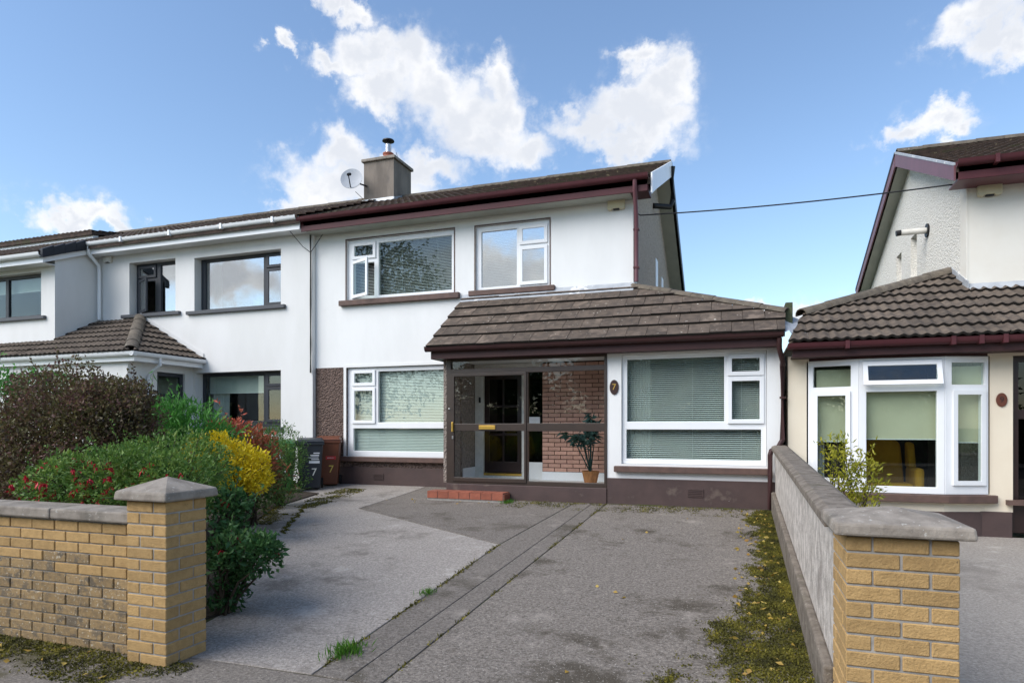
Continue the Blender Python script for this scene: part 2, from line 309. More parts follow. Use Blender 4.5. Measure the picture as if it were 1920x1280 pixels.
FRONT=Matrix.Rotation(R(90),4,'X')      # text facing -y

# ---- roof tiles, each a piece of its own
def tile_mesh(tw,gauge,roll=False,m='tile'):
    L=gauge*1.2; lift=.042; th=.033; b=MB()
    if not roll:
        b.box(.003,tw-.003,0,L,0,th)
    else:
        nu=12; us=[tw*i/nu for i in range(nu+1)]; h=lambda u:.024*(.5-.5*math.cos(4*math.pi*u/tw))**1.3
        vs=[(u,v,h(u)+t) for t in (th,0) for v in (0,L) for u in us]; n=nu+1
        fs=[(i,i+1,n+i+1,n+i) for i in range(nu)]+[(2*n+i,3*n+i,3*n+i+1,2*n+i+1) for i in range(nu)]
        fs+=[(i,2*n+i,2*n+i+1,i+1) for i in range(nu)]+[(n+i,n+i+1,3*n+i+1,3*n+i) for i in range(nu)]+[(0,n,3*n,2*n),(nu,2*n+nu,3*n+nu,n+nu)]
        b.add(vs,fs)
    b.v=[(x,y,z+lift*(1-y/L)) for x,y,z in b.v]
    me=b.mesh('tile',m,40 if roll else None); me.materials.append(MATS['tilebuttshade'])
    for p in me.polygons:              # the exposed lower edge is painted black as the shadow line of each course
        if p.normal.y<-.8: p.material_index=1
    return me
def inside(poly,p):
    return all((b[0]-a[0])*(p[1]-a[1])-(b[1]-a[1])*(p[0]-a[0])>=-1e-4 for a,b in zip(poly,poly[1:]+poly[:1]))
def tile_roof(parent,O,U,V,poly,tw,gauge,me,stagger=True,seed=1):
    """tiles in the plane through O spanned by unit U (along the eave) and V (up the slope); poly = roof outline in (u,v), counter-clockwise"""
    O,U,V=Vector(O),Vector(U).normalized(),Vector(V).normalized(); Nn=U.cross(V)
    rr=random.Random(seed); F=Matrix((U,V,Nn)).transposed().to_4x4(); F.translation=O
    L=gauge*1.2; u0=min(p[0] for p in poly); u1=max(p[0] for p in poly); v1=max(p[1] for p in poly); v0=min(p[1] for p in poly)
    for k in range(int((v1-v0)/gauge)+1):
        v=v0+k*gauge; u=u0-(tw/2 if stagger and k%2 else 0)
        while u<u1:
            cs=[(u,v),(u+tw,v),(u+tw,v+L),(u,v+L)]; ins=[inside(poly,c) for c in cs]
            M=F@Matrix.Translation((u,v,rr.uniform(0,.007)))@Matrix.Rotation(rr.uniform(-.012,.012),4,'Z')
            if all(ins): place('tile',me,M,parent)
            else:
                bm=bmesh.new(); bm.from_mesh(me)
                for a,b in zip(poly,poly[1:]+poly[:1]):
                    g=bm.verts[:]+bm.edges[:]+bm.faces[:]
                    if not bm.verts: break
                    r=bmesh.ops.bisect_plane(bm,geom=g,plane_co=(a[0]-u,a[1]-v,0),plane_no=(b[1]-a[1],-(b[0]-a[0]),0),clear_outer=True)
                    ed=[e for e in r['geom_cut'] if isinstance(e,bmesh.types.BMEdge)]
                    if ed: bmesh.ops.holes_fill(bm,edges=[e for e in bm.edges if e.is_boundary])
                ar=sum(f.calc_area() for f in bm.faces)
                if len(bm.verts)>5 and ar>.02:
                    m2=bpy.data.meshes.new('tile'); bm.to_mesh(m2); m2.materials.append(me.materials[0]); m2.materials.append(me.materials[1]); place('tile',m2,M,parent)
                bm.free()
            u+=tw
def ridge_run(parent,a,b,r=.11,step=.42,m='ridge',name='ridge_tile'):
    a,b=Vector(a),Vector(b); d=(b-a); n=max(1,round(d.length/step)); d.normalize()
    sd_=d.cross(Vector((0,0,1))).normalized(); up=sd_.cross(d); L=(b-a).length/n
    q=MB(); k=7; vs=[]
    for e,(yy,rr) in enumerate(((0,r),(L*1.03,r*.93))):
        for ro in (rr,rr-.018): vs+=[(ro*math.cos(math.pi*i/(k-1)),yy,ro*.8*math.sin(math.pi*i/(k-1))) for i in range(k)]
    fs=[]
    for i in range(k-1): fs+=[(i,i+1,2*k+i+1,2*k+i),(k+i,3*k+i,3*k+i+1,k+i+1),(i,k+i,k+i+1,i+1),(2*k+i,2*k+i+1,3*k+i+1,3*k+i)]
    fs+=[(0,2*k,3*k,k),(k-1,2*k-1,4*k-1,3*k-1)]
    q.add(vs,fs); me=q.mesh(name,m,50)
    F=Matrix((sd_,d,up)).transposed().to_4x4()
    for i in range(n):
        F2=F.copy(); F2.translation=a+d*(L*i)+up*(.004*(i%2)); place(name,me,F2,parent)
def roll_roof(name,parent,x0,x1,y0,z0,y1,z1,m='rooftile',pitch=.16,gauge=.31):
    """far tiled slope, joined: rolled courses from eave (y0,z0) up to (y1,z1)"""
    d=Vector((0,y1-y0,z1-z0)); L=d.length; d.normalize(); n=Vector((0,-d.z,d.y)); n=n if n.z>0 else -n
    nc=max(1,int(round(L/gauge))); g=L/nc; us=np.arange(x0,x1+1e-6,pitch/4); b=MB(); rr=random.Random(3)
    for k in range(nc):
        vs=[]
        jit=[rr.uniform(-.004,.004) for _ in us]
        for vv,lf in ((k*g,.04),((k+1)*g,.006)):
            for i,u in enumerate(us):
                h=.018*(.5-.5*math.cos(2*math.pi*u/pitch))+lf+jit[i//4*4 % len(us)]
                p=Vector((u,y0,z0))+d*vv+n*h; vs.append(p)
        for i,u in enumerate(us): vs.append(Vector((u,y0,z0))+d*(k*g)+n*.0)
        q=len(us)
        b.add(vs,[(i,i+1,q+i+1,q+i) for i in range(q-1)]+[(2*q+i,2*q+i+1,i+1,i) for i in range(q-1)])
    o=b.build(name,m,parent); o['kind']='stuff'; return o

# ---- foliage
def leaves(pos,dirs,length,width,name,m,parent,rndv=None,fold=.25):
    n=len(pos); d=dirs/np.linalg.norm(dirs,axis=1,keepdims=True)
    t=rng.normal(size=(n,3)); s=np.cross(d,t); s/=np.linalg.norm(s,axis=1,keepdims=True)+1e-9; u=np.cross(s,d)
    L=(length*rng.uniform(.45,1.4,n))[:,None]; W=(width*rng.uniform(.7,1.2,n))[:,None]
    mid=pos+d*L*.45
    V=np.stack([pos,mid+s*W*.5+u*W*fold,pos+d*L-u*L*.12,mid-s*W*.5+u*W*fold],1).reshape(-1,3)
    base=np.arange(n)[:,None]*4
    F=np.concatenate([base+np.array([[0,1,2]]),base+np.array([[0,2,3]])],1).reshape(-1,3)
    me=bpy.data.meshes.new(name); me.vertices.add(len(V)); me.vertices.foreach_set('co',V.astype(np.float32).ravel())
    me.loops.add(F.size); me.loops.foreach_set('vertex_index',F.astype(np.int32).ravel())
    me.polygons.add(len(F)); me.polygons.foreach_set('loop_start',(np.arange(len(F))*3).astype(np.int32))
    me.update(calc_edges=True); me.validate()
    rv=np.clip(rng.beta(2,2,n) if rndv is None else rndv,0,1)
    at=me.attributes.new('rnd','FLOAT','FACE'); at.data.foreach_set('value',np.repeat(rv,2).astype(np.float32))
    me.materials.append(MATS[m]); o=bpy.data.objects.new(name,me); reg(o,parent); return o
def crown_pts(lobes,n,shell=.55,gap=-.12,freq=2.6,zmin=None):
    w_=np.array([(a[3]*a[4]*a[5])**.67 for a in lobes]); w_/=w_.sum(); P=[];D=[]
    sd_=rng.uniform(0,50)
    while len(P)<n:
        a=lobes[rng.choice(len(lobes),p=w_)]; d=rng.normal(size=3); d/=np.linalg.norm(d)
        q=shell+(1-shell)*rng.uniform()**.6
        bump=1+.22*noise.noise(Vector((d[0]*2.2+sd_+a[0],d[1]*2.2+a[1],d[2]*2.2+a[2])))
        p=np.array(a[:3])+d*np.array(a[3:6])*q*bump
        if zmin is not None and p[2]<zmin: continue
        if noise.noise(Vector((p[0]*freq+sd_,p[1]*freq,p[2]*freq)))<gap and rng.uniform()<.8: continue
        P.append(p); D.append(d)
    return np.array(P),np.array(D)
def stems(b,base,tips,r0=.012):
    for t in tips:
        base_=Vector(base)+Vector((random.uniform(-.06,.06),random.uniform(-.06,.06),0)); t=Vector(t)
        m1=base_.lerp(t,.5)+Vector((random.uniform(-.1,.1),random.uniform(-.1,.1),.08)); b.tube([base_,m1,t],[r0,r0*.7,r0*.3],5,False)
def shrub(name,base,label,cat,lobes,n,lsize,m,stemn=9,group=None,shell=.5,gap=-.12,freq=2.6,up=.35,rnd=.9,r0=.012,fold=.25,tips_only=False):
    t=thing(name,base,label,cat,group)
    P,D=crown_pts(lobes,n,shell,gap,freq,zmin=base[2]+.03)
    dirs=D+rng.normal(size=D.shape)*rnd+np.array([0,0,up])
    si=rng.choice(n,n//170); SP=[];SD=[]; sb=MB()
    for k in si:                       # stray shoots standing out of the crown
        p=Vector(P[k]); d=Vector(D[k])*.8+Vector((random.gauss(0,.35),random.gauss(0,.35),random.uniform(.3,1.0))); d.normalize(); Ls=lsize[0]*random.uniform(2.2,5.5); sb.tube([p-d*Ls*.5,p+d*Ls*.5,p+d*Ls+Vector((0,0,-.1*Ls))],[.004,.003,.0015],4,False)
        for q in range(11):
            f_=q/10; SP.append(p+d*Ls*f_); SD.append(d*.5+Vector((random.gauss(0,1),random.gauss(0,1),random.gauss(0,1))))
    if len(SP): P=np.concatenate([P,np.array(SP)]); D=np.concatenate([D,np.array(SD)]); dirs=np.concatenate([dirs,np.array(SD)]); n=len(P); sb.build('shoot','bark',t)['kind']='stuff'
    clump=np.array([.5+.5*noise.noise(Vector((p[0]*3.1,p[1]*3.1,p[2]*3.1+9))) for p in P])
    zr=(P[:,2]-P[:,2].min())/(np.ptp(P[:,2])+1e-6)
    leaves(P,dirs,lsize[0],lsize[1],'foliage',m,t,rndv=(clump*.75+rng.beta(2,2,n)*.55-.15 if not tips_only else zr*.8+clump*.35+rng.normal(size=n)*.12+.1),fold=fold)
    b=MB(); tips=[P[i] for i in rng.choice(n,stemn,replace=False)]+[a[:3] for a in lobes]; stems(b,base,tips,r0); b.build('stem','bark',t,smooth=60)
    return t,P,D

# ================================================================ GROUND
K=.046
def gz(y): return max(0,min(.361,K*(y-3.4)))
def struct(o): o['kind']='structure'; return o
struct(MB().box(-600,600,-600,900,-.6,-.2).build('ground','lawn'))
struct(MB().box(-40,40,-2.2,3.3,-.19,0).build('pavement','pave'))
struct(MB().box(-40,40,-9.5,-2.2,-.19,-.11).build('road','asphalt'))
struct(MB().box(-40,40,-2.33,-2.2,-.19,.004).build('kerb','coping',bevel=.01))
struct(MB().box(-40,40,-12,-9.5,-.19,0).build('footpath','pave'))
# the sloping drive: dark joint bed with slabs laid on it
def slab(b,pts,th=.05,top=.0):
    n=len(pts); vs=[(x,y,gz(y)+top) for x,y in pts]+[(x,y,gz(y)-th) for x,y in pts]
    return b.add(vs,[tuple(range(n)),tuple(range(2*n-1,n-1,-1))]+[(i,(i+1)%n,n+(i+1)%n,n+i) for i in range(n)])
drive=struct(slab(MB(),[(-9,3.3),(.6,3.3),(.6,11.24),(-9,11.24)],th=.3,top=-.009).build('driveway','dirt'))
for nm_,m_,pts in (('slab','slabpale',[(-3.72,3.31),(-2.466,3.33),(-2.606,6.94),(-5.585,8.70),(-5.63,10.3),(-5.7,11.2),(-8.2,11.2),(-8.2,10.2),(-7.16,9.9),(-6.93,8.48),(-6.24,7.1),(-4.87,5.31),(-3.85,4.05)]),
  ('slab','slabdark',[(-2.606,6.96),(-2.44,11.2),(-5.685,11.2),(-5.615,10.3),(-5.57,8.715)]),
  ('slab','strip',[(-2.452,3.33),(-2.220,3.32),(-2.200,11.2),(-2.427,11.2),(-2.592,6.95)]),
  ('slab','strip',[(-2.213,3.32),(-1.993,3.31),(-1.988,11.2),(-2.193,11.2)]),
  ('slab','slabright',[(-1.98,3.31),(.44,3.31),(.44,11.2),(-1.975,11.2)])):
    slab(MB(),pts).build(nm_,m_,drive,bevel=.006)
slab(MB(),[(-1.96,10.0),(.5,10.0),(.5,10.06),(-1.96,10.06)],th=.02,top=.012).build('edge_strip','dirt',drive)
struct(slab(MB(),[(-12,3.3),(-3.9,3.45),(-3.87,4.05),(-4.89,5.31),(-6.26,7.1),(-6.95,8.48),(-7.18,9.9),(-8.2,10.22),(-8.2,11.1),(-12,11.1)],th=.25,top=.012).build('garden_bed','soil'))
struct(MB().box(-40,-11.9,3.3,11.1,-.19,.28).build('neighbouring_garden','lawn'))
b=MB(); b.add([(.62,3.3,.0),(12,3.3,.0),(12,10.06,.075),(.62,10.06,.075),(.62,3.3,-.15),(12,3.3,-.15),(12,10.06,-.15),(.62,10.06,-.15)],[(0,1,2,3),(7,6,5,4),(0,4,5,1),(1,5,6,2),(2,6,7,3),(3,7,4,0)])
struct(b.build('neighbouring_driveway','ndrive'))

# ================================================================ shared builders for houses
def window(parent,op,yf,lights,mf='upvc',sill=None,msill='sillbrown',depth=.07,axis='x',gl='glass',trim=None,face=-1):
    """op = opening (a0,a1,z0,z1); lights = [(a0,a1,z0,z1,kind)] glass rectangles, kind 'f' fixed, 's' closed sash, 'o' sash standing open, 't' top-hung open"""
    holes=[]; sash=[]
    for a0,a1,z0,z1,k in lights:
        if k=='f': holes.append((a0,a1,z0,z1))
        else: holes.append((a0-.02,a1+.02,z0-.02,z1+.02)); sash.append((a0,a1,z0,z1,k))
    fr=MB().panel(op[0]+.004,op[1]-.004,op[2]+.004,op[3]-.004,yf,yf+depth,holes,axis).build('window',mf,parent,bevel=.006)
    def pane(a0,a1,z0,z1,y,M=None):
        q=MB(); q.panel(a0-.008,a1+.008,z0-.008,z1+.008,y,y+.006,(),axis)
        o=q.build('pane',gl,fr)
        if M is not None: o.matrix_basis=M
    for a0,a1,z0,z1,k in lights:
        if k=='f': pane(a0,a1,z0,z1,yf+.03)
    for a0,a1,z0,z1,k in sash:
        M=None; w_=.062
        if k=='o':
            h=Vector((a0-w_,yf,0)) ; M=Matrix.Translation(h)@Matrix.Rotation(R(-24),4,'Z')@Matrix.Translation(-h)
        if k=='t':
            h=Vector((0,yf,z1+w_)); M=Matrix.Translation(h)@Matrix.Rotation(R(-17),4,'X')@Matrix.Translation(-h)
        o=MB().panel(a0-w_,a1+w_,z0-w_,z1+w_,yf-.028,yf-.001 if k=='s' else yf+.01,[(a0,a1,z0,z1)],axis).build('sash',mf,fr,bevel=.006)
        if M is not None: o.matrix_basis=M
        pane(a0,a1,z0,z1,yf-.014,M)
    if sill:
        a0,a1,z0,z1,y0=sill; MB().box(a0,a1,y0,yf+.02,z0,z1).build('sill',msill,fr,bevel=.008)
    if trim:   # thin brown paint edge round the opening
        t_=.022; MB().panel(op[0]-t_,op[1]+t_,op[2],op[3]+t_,trim-.006,trim+.01,[(op[0],op[1],op[2]-1,op[3])]).build('trim','sillbrown',fr)
    return fr
def blind(x0,x1,z0,z1,y,label,pitch=.03,tilt=52,mslat='slat'):
    t=thing('venetian_blind',((x0+x1)/2,y,z0),label,'blind'); b=MB(); n=int((z1-z0-.05)/pitch)
    dy,dz=.0165*math.cos(R(tilt)),.0165*math.sin(R(tilt))
    for i in range(n):
        z=z0+.02+i*pitch; b.add([(x0,y-dy,z-dz),(x1,y-dy,z-dz),(x1,y+dy,z+dz),(x0,y+dy,z+dz)],[(0,1,2,3)])
    tag(b.build('slats',mslat,t),kind='stuff')
    MB().box(x0,x1,y-.02,y+.02,z1-.035,z1).build('head_rail','upvc',t)
    for f_ in (.15,.5,.85):
        x=x0+(x1-x0)*f_; MB().tube([(x,y-.016,z0+.01),(x,y-.016,z1-.03)],.002,4).build('ladder_cord','stickwhite',t)
def drape(x0,x1,z0,z1,y,label,m='curtain',folds=7):
    b=MB(); n=folds*8; A=[]
    for i in range(n+1):
        x=x0+(x1-x0)*i/n; yy=y+.025*math.sin(2*math.pi*folds*i/n)+.008*math.sin(i*1.7); A.append((x,yy))
    vs=[(x,yy,z) for z in (z0,z1) for x,yy in A]+[(x,yy+.006,z) for z in (z0,z1) for x,yy in A]; k=n+1
    b.add(vs,[(i,i+1,k+i+1,k+i) for i in range(n)]+[(2*k+i,3*k+i,3*k+i+1,2*k+i+1) for i in range(n)])
    return tag(b.build('curtain',m,None,smooth=80),label,'curtain')
def shadeblind(x0,x1,z0,z1,y,label,m='shade'):
    t=thing('roller_blind',((x0+x1)/2,y,z0),label,'blind')
    MB().box(x0,x1,y,y+.004,z0,z1).build('fabric',m,t); MB().box(x0,x1,y-.006,y+.01,z0-.012,z0).build('bottom_bar','stickwhite',t)
def gutter(b,x0,x1,y,z,r=.06):
    """half-round gutter along x whose back is at y and rim at z"""
    prof=[(y,z),(y,z-.03)]+[(y-r+r*math.cos(a),z-.03-r*math.sin(a)) for a in [math.pi*i/8 for i in range(1,8)]]+[(y-2*r,z-.03),(y-2*r-.008,z),(y-2*r+.004,z),(y-2*r+.01,z-.025)]+[(y-r-(r-.012)*math.cos(a),z-.03-(r-.012)*math.sin(a)) for a in [math.pi*i/6 for i in range(1,6)]]+[(y-.012,z-.02),(y-.012,z)]
    return b.prism([(x0,p[0],p[1]) for p in prof],(x1-x0,0,0))
def airbrick(parent,x0,x1,z0,z1,y,m='plinth'):
    v=MB().panel(x0,x1,z0,z1,y-.012,y+.01,[(x0+.012,x1-.012,z0+.012+(z1-z0-.02)/4*i,z0+.024+(z1-z0-.02)/4*i) for i in range(4)]).build('air_vent',m,parent); return v

# ================================================================ HOUSE No 7
H=thing('house',(-3.9,11.25,.36),'white two-storey semi-detached house with maroon gutters, brown roughcast and glazed porch','house')
YM=11.25
MB().panel(-8.232,-1.73,2.70,5.46,YM,YM+.28,[(-7.5,-5.13,4.03,5.25),(-4.69,-3.25,4.03,5.24)]).build('upper_wall','white',H)
MB().panel(-8.232,-4.70,.70,2.698,YM-.006,YM+.28,[(-7.51,-4.93,.91,2.69)]).build('roughcast_wall','roughbrown',H)
MB().box(-8.232,-4.7,YM-.03,YM+.26,.2,.702).build('plinth','plinth',H,bevel=.008)
MB().box(-7.512,-4.93,YM-.012,YM-.003,.91,.918).build('white_reveal','white',H)
MB().panel(-7.56,-4.9,.912,2.74,YM-.012,YM-.004,[(-7.50,-4.93,.5,2.69)]).build('window_surround','white',H)
airbrick(H,-6.86,-6.63,.46,.58,YM-.03)
# gable, party wall, back, floors (the shell round the rooms)
GX=-1.73
b=MB(); b.prism([(GX,YM+.281,.3),(GX,17.35,.3),(GX,17.35,5.15),(GX,14.2,7.0),(GX,YM+.281,5.62)],(-.25,0,0)); b.build('gable_wall','roughgrey',H)
for z0,z1,y0,y1 in ((4.16,5.10,14.1,14.45),(4.12,4.93,15.15,15.5)):
    MB().box(GX-.01,GX+.016,y0,y1,z0,z1).build('slit_window','upvc',H,bevel=.004); 
MB().box(GX-.02,GX-.002,YM-.0,YM+.281,2.7,5.46).build('corner_strip','roughgrey',H)
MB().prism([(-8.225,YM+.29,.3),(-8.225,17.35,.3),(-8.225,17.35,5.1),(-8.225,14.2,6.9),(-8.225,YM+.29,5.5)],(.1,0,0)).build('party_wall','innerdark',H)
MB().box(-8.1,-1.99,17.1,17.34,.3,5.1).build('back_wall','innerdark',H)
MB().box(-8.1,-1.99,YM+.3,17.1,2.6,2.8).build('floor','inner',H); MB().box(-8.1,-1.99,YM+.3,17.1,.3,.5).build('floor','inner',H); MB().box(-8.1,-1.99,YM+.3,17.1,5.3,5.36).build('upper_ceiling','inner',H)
window(H,(-7.5,-5.13,4.03,5.25),YM+.05,[(-6.79,-5.2,4.11,5.15,'f'),(-7.33,-6.91,4.92,5.12,'s'),(-7.33,-6.91,4.14,4.76,'o')],sill=(-7.63,-5.0,3.925,4.03,YM-.09),trim=YM)
window(H,(-4.69,-3.25,4.03,5.24),YM+.05,[(-4.59,-3.89,4.10,5.14,'f'),(-3.77,-3.36,4.89,5.11,'s'),(-3.77,-3.36,4.15,4.73,'s')],sill=(-4.80,-3.14,3.935,4.03,YM-.09),trim=YM,gl='glassbright')
window(H,(-7.51,-4.93,.91,2.69),YM+.05,[(-6.8,-5.03,1.59,2.60,'f'),(-7.33,-6.92,2.38,2.57,'s'),(-7.33,-6.92,1.63,2.22,'s'),(-7.37,-5.02,1.02,1.47,'f')],sill=(-7.66,-4.8,.815,.91,YM-.11))
blind(-7.42,-5.2,4.06,5.2,YM+.16,'white venetian blind behind the upstairs window with its side sash standing open',pitch=.03,tilt=27)
blind(-4.62,-3.3,4.06,5.2,YM+.16,'white venetian blind behind the upstairs window above the tiled porch roof',pitch=.03)
blind(-7.42,-5.0,.98,2.64,YM+.16,'white venetian blind behind the ground-floor window beside the bins',pitch=.03)
# main roof
SL=.44
R7=MB().prism([(-8.24,10.86,5.60),(-8.24,14.15,7.06),(-8.24,17.5,5.06),(-8.24,17.5,4.96),(-8.24,14.15,6.94),(-8.24,10.86,5.50)],(6.82,0,0)).build('roof','rooftile',H)
roll_roof('roof_tiles',R7,-8.24,-1.42,10.80,5.60,14.15,7.085)
roll_roof('rear_roof_tiles',R7,-8.24,-1.42,17.5,5.09,14.15,7.085)
ridge_run(R7,(-8.2,14.15,7.075),(-1.42,14.15,7.075),.12,.45)
MB().box(-8.30,-1.46,10.86,10.885,5.395,5.60).build('fascia','maroon',H,bevel=.004)
MB().box(-8.232,-1.46,10.885,YM,5.405,5.425).build('soffit','soffitgreen',H)
gutter(MB(),-8.33,-1.44,10.86,5.655,.06).build('gutter','maroon',H,smooth=40)
MB().box(-1.75,-1.45,10.885,YM+.02,5.40,5.62).build('eaves_box','maroon',H)
# white barge on the front slope of the gable, dark one behind
MB().prism([(-1.41,10.9,5.37),(-1.41,10.9,5.70),(-1.41,14.13,7.13),(-1.41,14.13,6.80)],(.025,0,0)).build('bargeboard','upvc',H)
MB().prism([(-1.41,14.16,7.12),(-1.41,17.55,5.10),(-1.41,17.55,4.86),(-1.41,14.16,6.82)],(.025,0,0)).build('rear_bargeboard','black',H)
MB().prism([(-1.45,14.16,6.86),(-1.45,17.5,4.88),(-1.45,17.5,4.86),(-1.45,14.16,6.84)],(-.29,0,0)).build('verge_soffit','soffitgreen',H)
MB().prism([(-1.45,11.3,5.50),(-1.45,14.16,6.86),(-1.45,14.16,6.84),(-1.45,11.3,5.48)],(-.29,0,0)).build('verge_soffit','upvc',H)
MB().tube([(-1.36,14.0,6.95),(-1.36,14.0,6.25),(-1.40,13.95,6.1),(-1.72,13.7,6.08)],.055,10).build('vent_pipe','black',H,smooth=50)
# downpipe on the front corner
MB().tube([(-1.66,10.80,5.6),(-1.66,10.82,5.42),(-1.69,11.18,5.05),(-1.69,11.19,4.3),(-1.69,11.19,3.98)],.036,10).build('downpipe','maroonlight',H,smooth=50)
for z in (4.85,4.2): MB().box(-1.74,-1.64,11.15,11.24,z,z+.03).build('pipe_clip','maroon',H)
# chimney
CH=MB().box(-8.64,-7.82,13.7,14.56,6.6,7.90).build('chimney','cement',H)
MB().box(-8.69,-7.77,13.65,14.61,7.90,7.975).build('chimney_cap','coping',CH,bevel=.015)
MB().box(-8.67,-7.80,13.66,13.70,6.86,6.98).build('flashing','upvc',CH); MB().prism([(-7.80,13.68,6.87),(-7.80,14.2,7.07),(-7.80,14.2,7.18),(-7.80,13.68,6.98)],(.015,0,0)).build('flashing','lead',CH)
MB().lathe([(.15,0),(.15,.04),(.125,.06),(.118,.2),(.135,.22),(.135,.25),(.1,.25)],(-8.2,14.1,7.97),16).build('chimney_pot','clay',CH,smooth=40)
MB().lathe([(.075,0),(.075,.24),(.06,.24)],(-8.2,14.1,8.2),14).build('flue','steel',CH,smooth=40)
MB().lathe([(.03,0),(.15,.02),(.14,.05),(.05,.08),(.01,.085)],(-8.2,14.1,8.5),16).build('cowl','black',CH,smooth=40)
MB().tube([(-8.2,14.1,8.4),(-8.2,14.1,8.52)],.03,8).build('cowl_stem','black',CH)
MB().tube([(-7.95,14.0,7.97),(-7.92,14.0,8.17),(-7.85,14.0,7.97)],.012,6).build('bracket','steel',CH)
# ---- porch and single-storey front
YE=10.05; PF=.55
MB().panel(-1.97,.55,.708,2.66,YE,YE+.25,[(-1.75,.345,.93,2.61)]).build('extension_wall','white',H)
MB().box(-1.968,.55,YE-.025,YE+.24,.15,.71).build('plinth','plinth',H,bevel=.008)
airbrick(H,-.76,-.53,.46,.58,YE-.025)
MB().box(-1.97,-1.75,YE+.251,YM+.28,.3,2.9).build('cross_wall','white',H); MB().box(.30,.55,YE+.251,14,.3,2.9).build('side_wall','white',H)
MB().box(-1.74,.29,13.5,13.6,.3,3).build('inner_wall','innerdark',H); MB().box(-1.74,.29,YE+.26,13.5,.3,.5).build('floor','inner',H); MB().box(-1.74,.29,YE+.26,13.5,2.68,2.74).build('inner_ceiling','inner',H)
window(H,(-1.75,.345,.93,2.61),YE+.05,[(-1.67,-.24,1.58,2.54,'f'),(-.13,.25,2.31,2.50,'s'),(-.13,.25,1.61,2.17,'s'),(-1.68,.27,1.01,1.46,'f')],sill=(-1.85,.375,.81,.90,YE-.1))
blind(-1.69,.30,.97,2.58,YE+.17,'white venetian blind behind the window next to the numeral 7 plaque',tilt=30)
drape(-1.68,-1.35,.95,2.6,YE+.3,'pale net curtain hanging behind the blind next to the numeral 7 plaque'); 
# porch floor, base, inner walls
MB().box(-4.71,-1.972,YE-.04,YE+.09,.15,PF).build('porch_base','plinth',H,bevel=.01)
MB().box(-4.70,-1.972,YE+.09,YM+.3,.15,PF-.003).build('porch_floor','porchwhite',H)
MB().box(-4.72,-1.972,YE+.09,YM-.01,2.66,2.70).build('porch_ceiling','porchwhite',H)
SW=MB().panel(YE+.09,YM-.01,PF,2.66,-4.82,-4.70,[(10.56,10.66,.6,2.64)],axis='y').build('porch_side_wall','roughporch',H)
MB().box(-4.698,-4.685,10.68,YM-.02,PF,.76).build('skirting','upvc',SW); MB().box(-4.79,-4.78,10.55,10.67,.6,2.64).build('side_pane','glassdark',SW)
DW=MB().panel(-4.697,-1.98,PF,2.9,YM,YM+.27,[(-4.56,-3.72,PF-.1,2.5),(-3.66,-3.37,.86,2.5)]).build('porch_back_wall','white',H)
D2=MB().panel(-4.69,-3.68,PF,2.56,YM-.03,YM+.04,[(-4.52,-3.77,.60,2.46)]).build('front_door_frame','ivorywhite',H,bevel=.005)
ID=MB().panel(-4.518,-3.772,.66,2.455,YM+.02,YM+.06,[(-4.42+.29*i,-4.16+.29*i,.86+.52*j,1.34+.52*j) for i in range(2) for j in range(3)]).build('front_door','doorwood',H,bevel=.006)
for i in range(2):
    for j in range(3): MB().box(-4.425+.29*i,-4.155+.29*i,YM+.036,YM+.042,.855+.52*j,1.345+.52*j).build('pane','glassdark',ID)
MB().box(-4.518,-3.772,YM-.01,YM+.05,.605,.645).build('threshold','brass',ID); MB().box(-4.60,-4.57,YM-.06,YM-.03,1.95,2.05).build('bell','black',ID)
MB().box(-3.66,-3.37,YM+.03,YM+.04,.86,2.5).build('side_light','glassdark',H); MB().box(-3.64,-3.42,YM-.04,YM-.028,1.56,1.68).build('notice_card','stickwhite',H)
MB().box(-4.66,-3.40,YM-.12,YM-.03,2.585,2.65).build('lintel_box','ivorywhite',H)
# brick facing inside the porch
BW=MB().box(-3.365,-1.985,YM-.06,YM-.004,.70,2.66).build('porch_brick_panel','darkmortar',H)
MB().box(-3.37,-1.985,YM-.075,YM-.004,PF,.70).build('skirting','upvc',BW)
bm_=MB().box(0,.215,-.012,0,0,.062).mesh('brick','pinkbrick'); bh_=MB().box(0,.1,-.012,0,0,.062).mesh('brick','pinkbrick')
for k in range(26):
    z=.708+.0745*k
    if z+.062>2.655: break
    x=-3.36; 
    if k%2: place('brick',bh_,Matrix.Translation((x,YM-.06,z)),BW); x+=.1125
    while x+.215<-1.98: place('brick',bm_,Matrix.Translation((x,YM-.06+random.uniform(-.001,.001),z)),BW); x+=.2275
# bronze glazed screen and sliding door
PS=MB().panel(-4.715,-1.972,PF,2.66,YE-.02,YE+.06,[(-4.635,-2.015,2.47,2.60),(-4.61,-3.285,PF+.035,2.40),(-3.265,-2.015,1.56,2.385),(-3.265,-2.015,PF+.07,1.43)]).build('porch_screen','bronze',H,bevel=.005)
MB().box(-4.64,-2.01,YE+.02,YE+.026,2.46,2.61).build('pane','glassporch',PS); MB().box(-3.27,-2.01,YE+.02,YE+.026,1.55,2.39).build('pane','glassporch',PS); MB().box(-3.27,-2.01,YE+.02,YE+.026,PF+.06,1.44).build('pane','glassporch',PS)
PD=MB().panel(-4.608,-3.287,PF+.037,2.398,YE-.035,YE+.012,[(-4.565,-3.325,1.555,2.345),(-4.565,-3.325,.655,1.435)]).build('porch_door','bronze',H,bevel=.005)
MB().box(-4.57,-3.32,YE-.012,YE-.006,1.55,2.35).build('pane','glassporch',PD); MB().box(-4.57,-3.32,YE-.012,YE-.006,.65,1.44).build('pane','glassporch',PD)
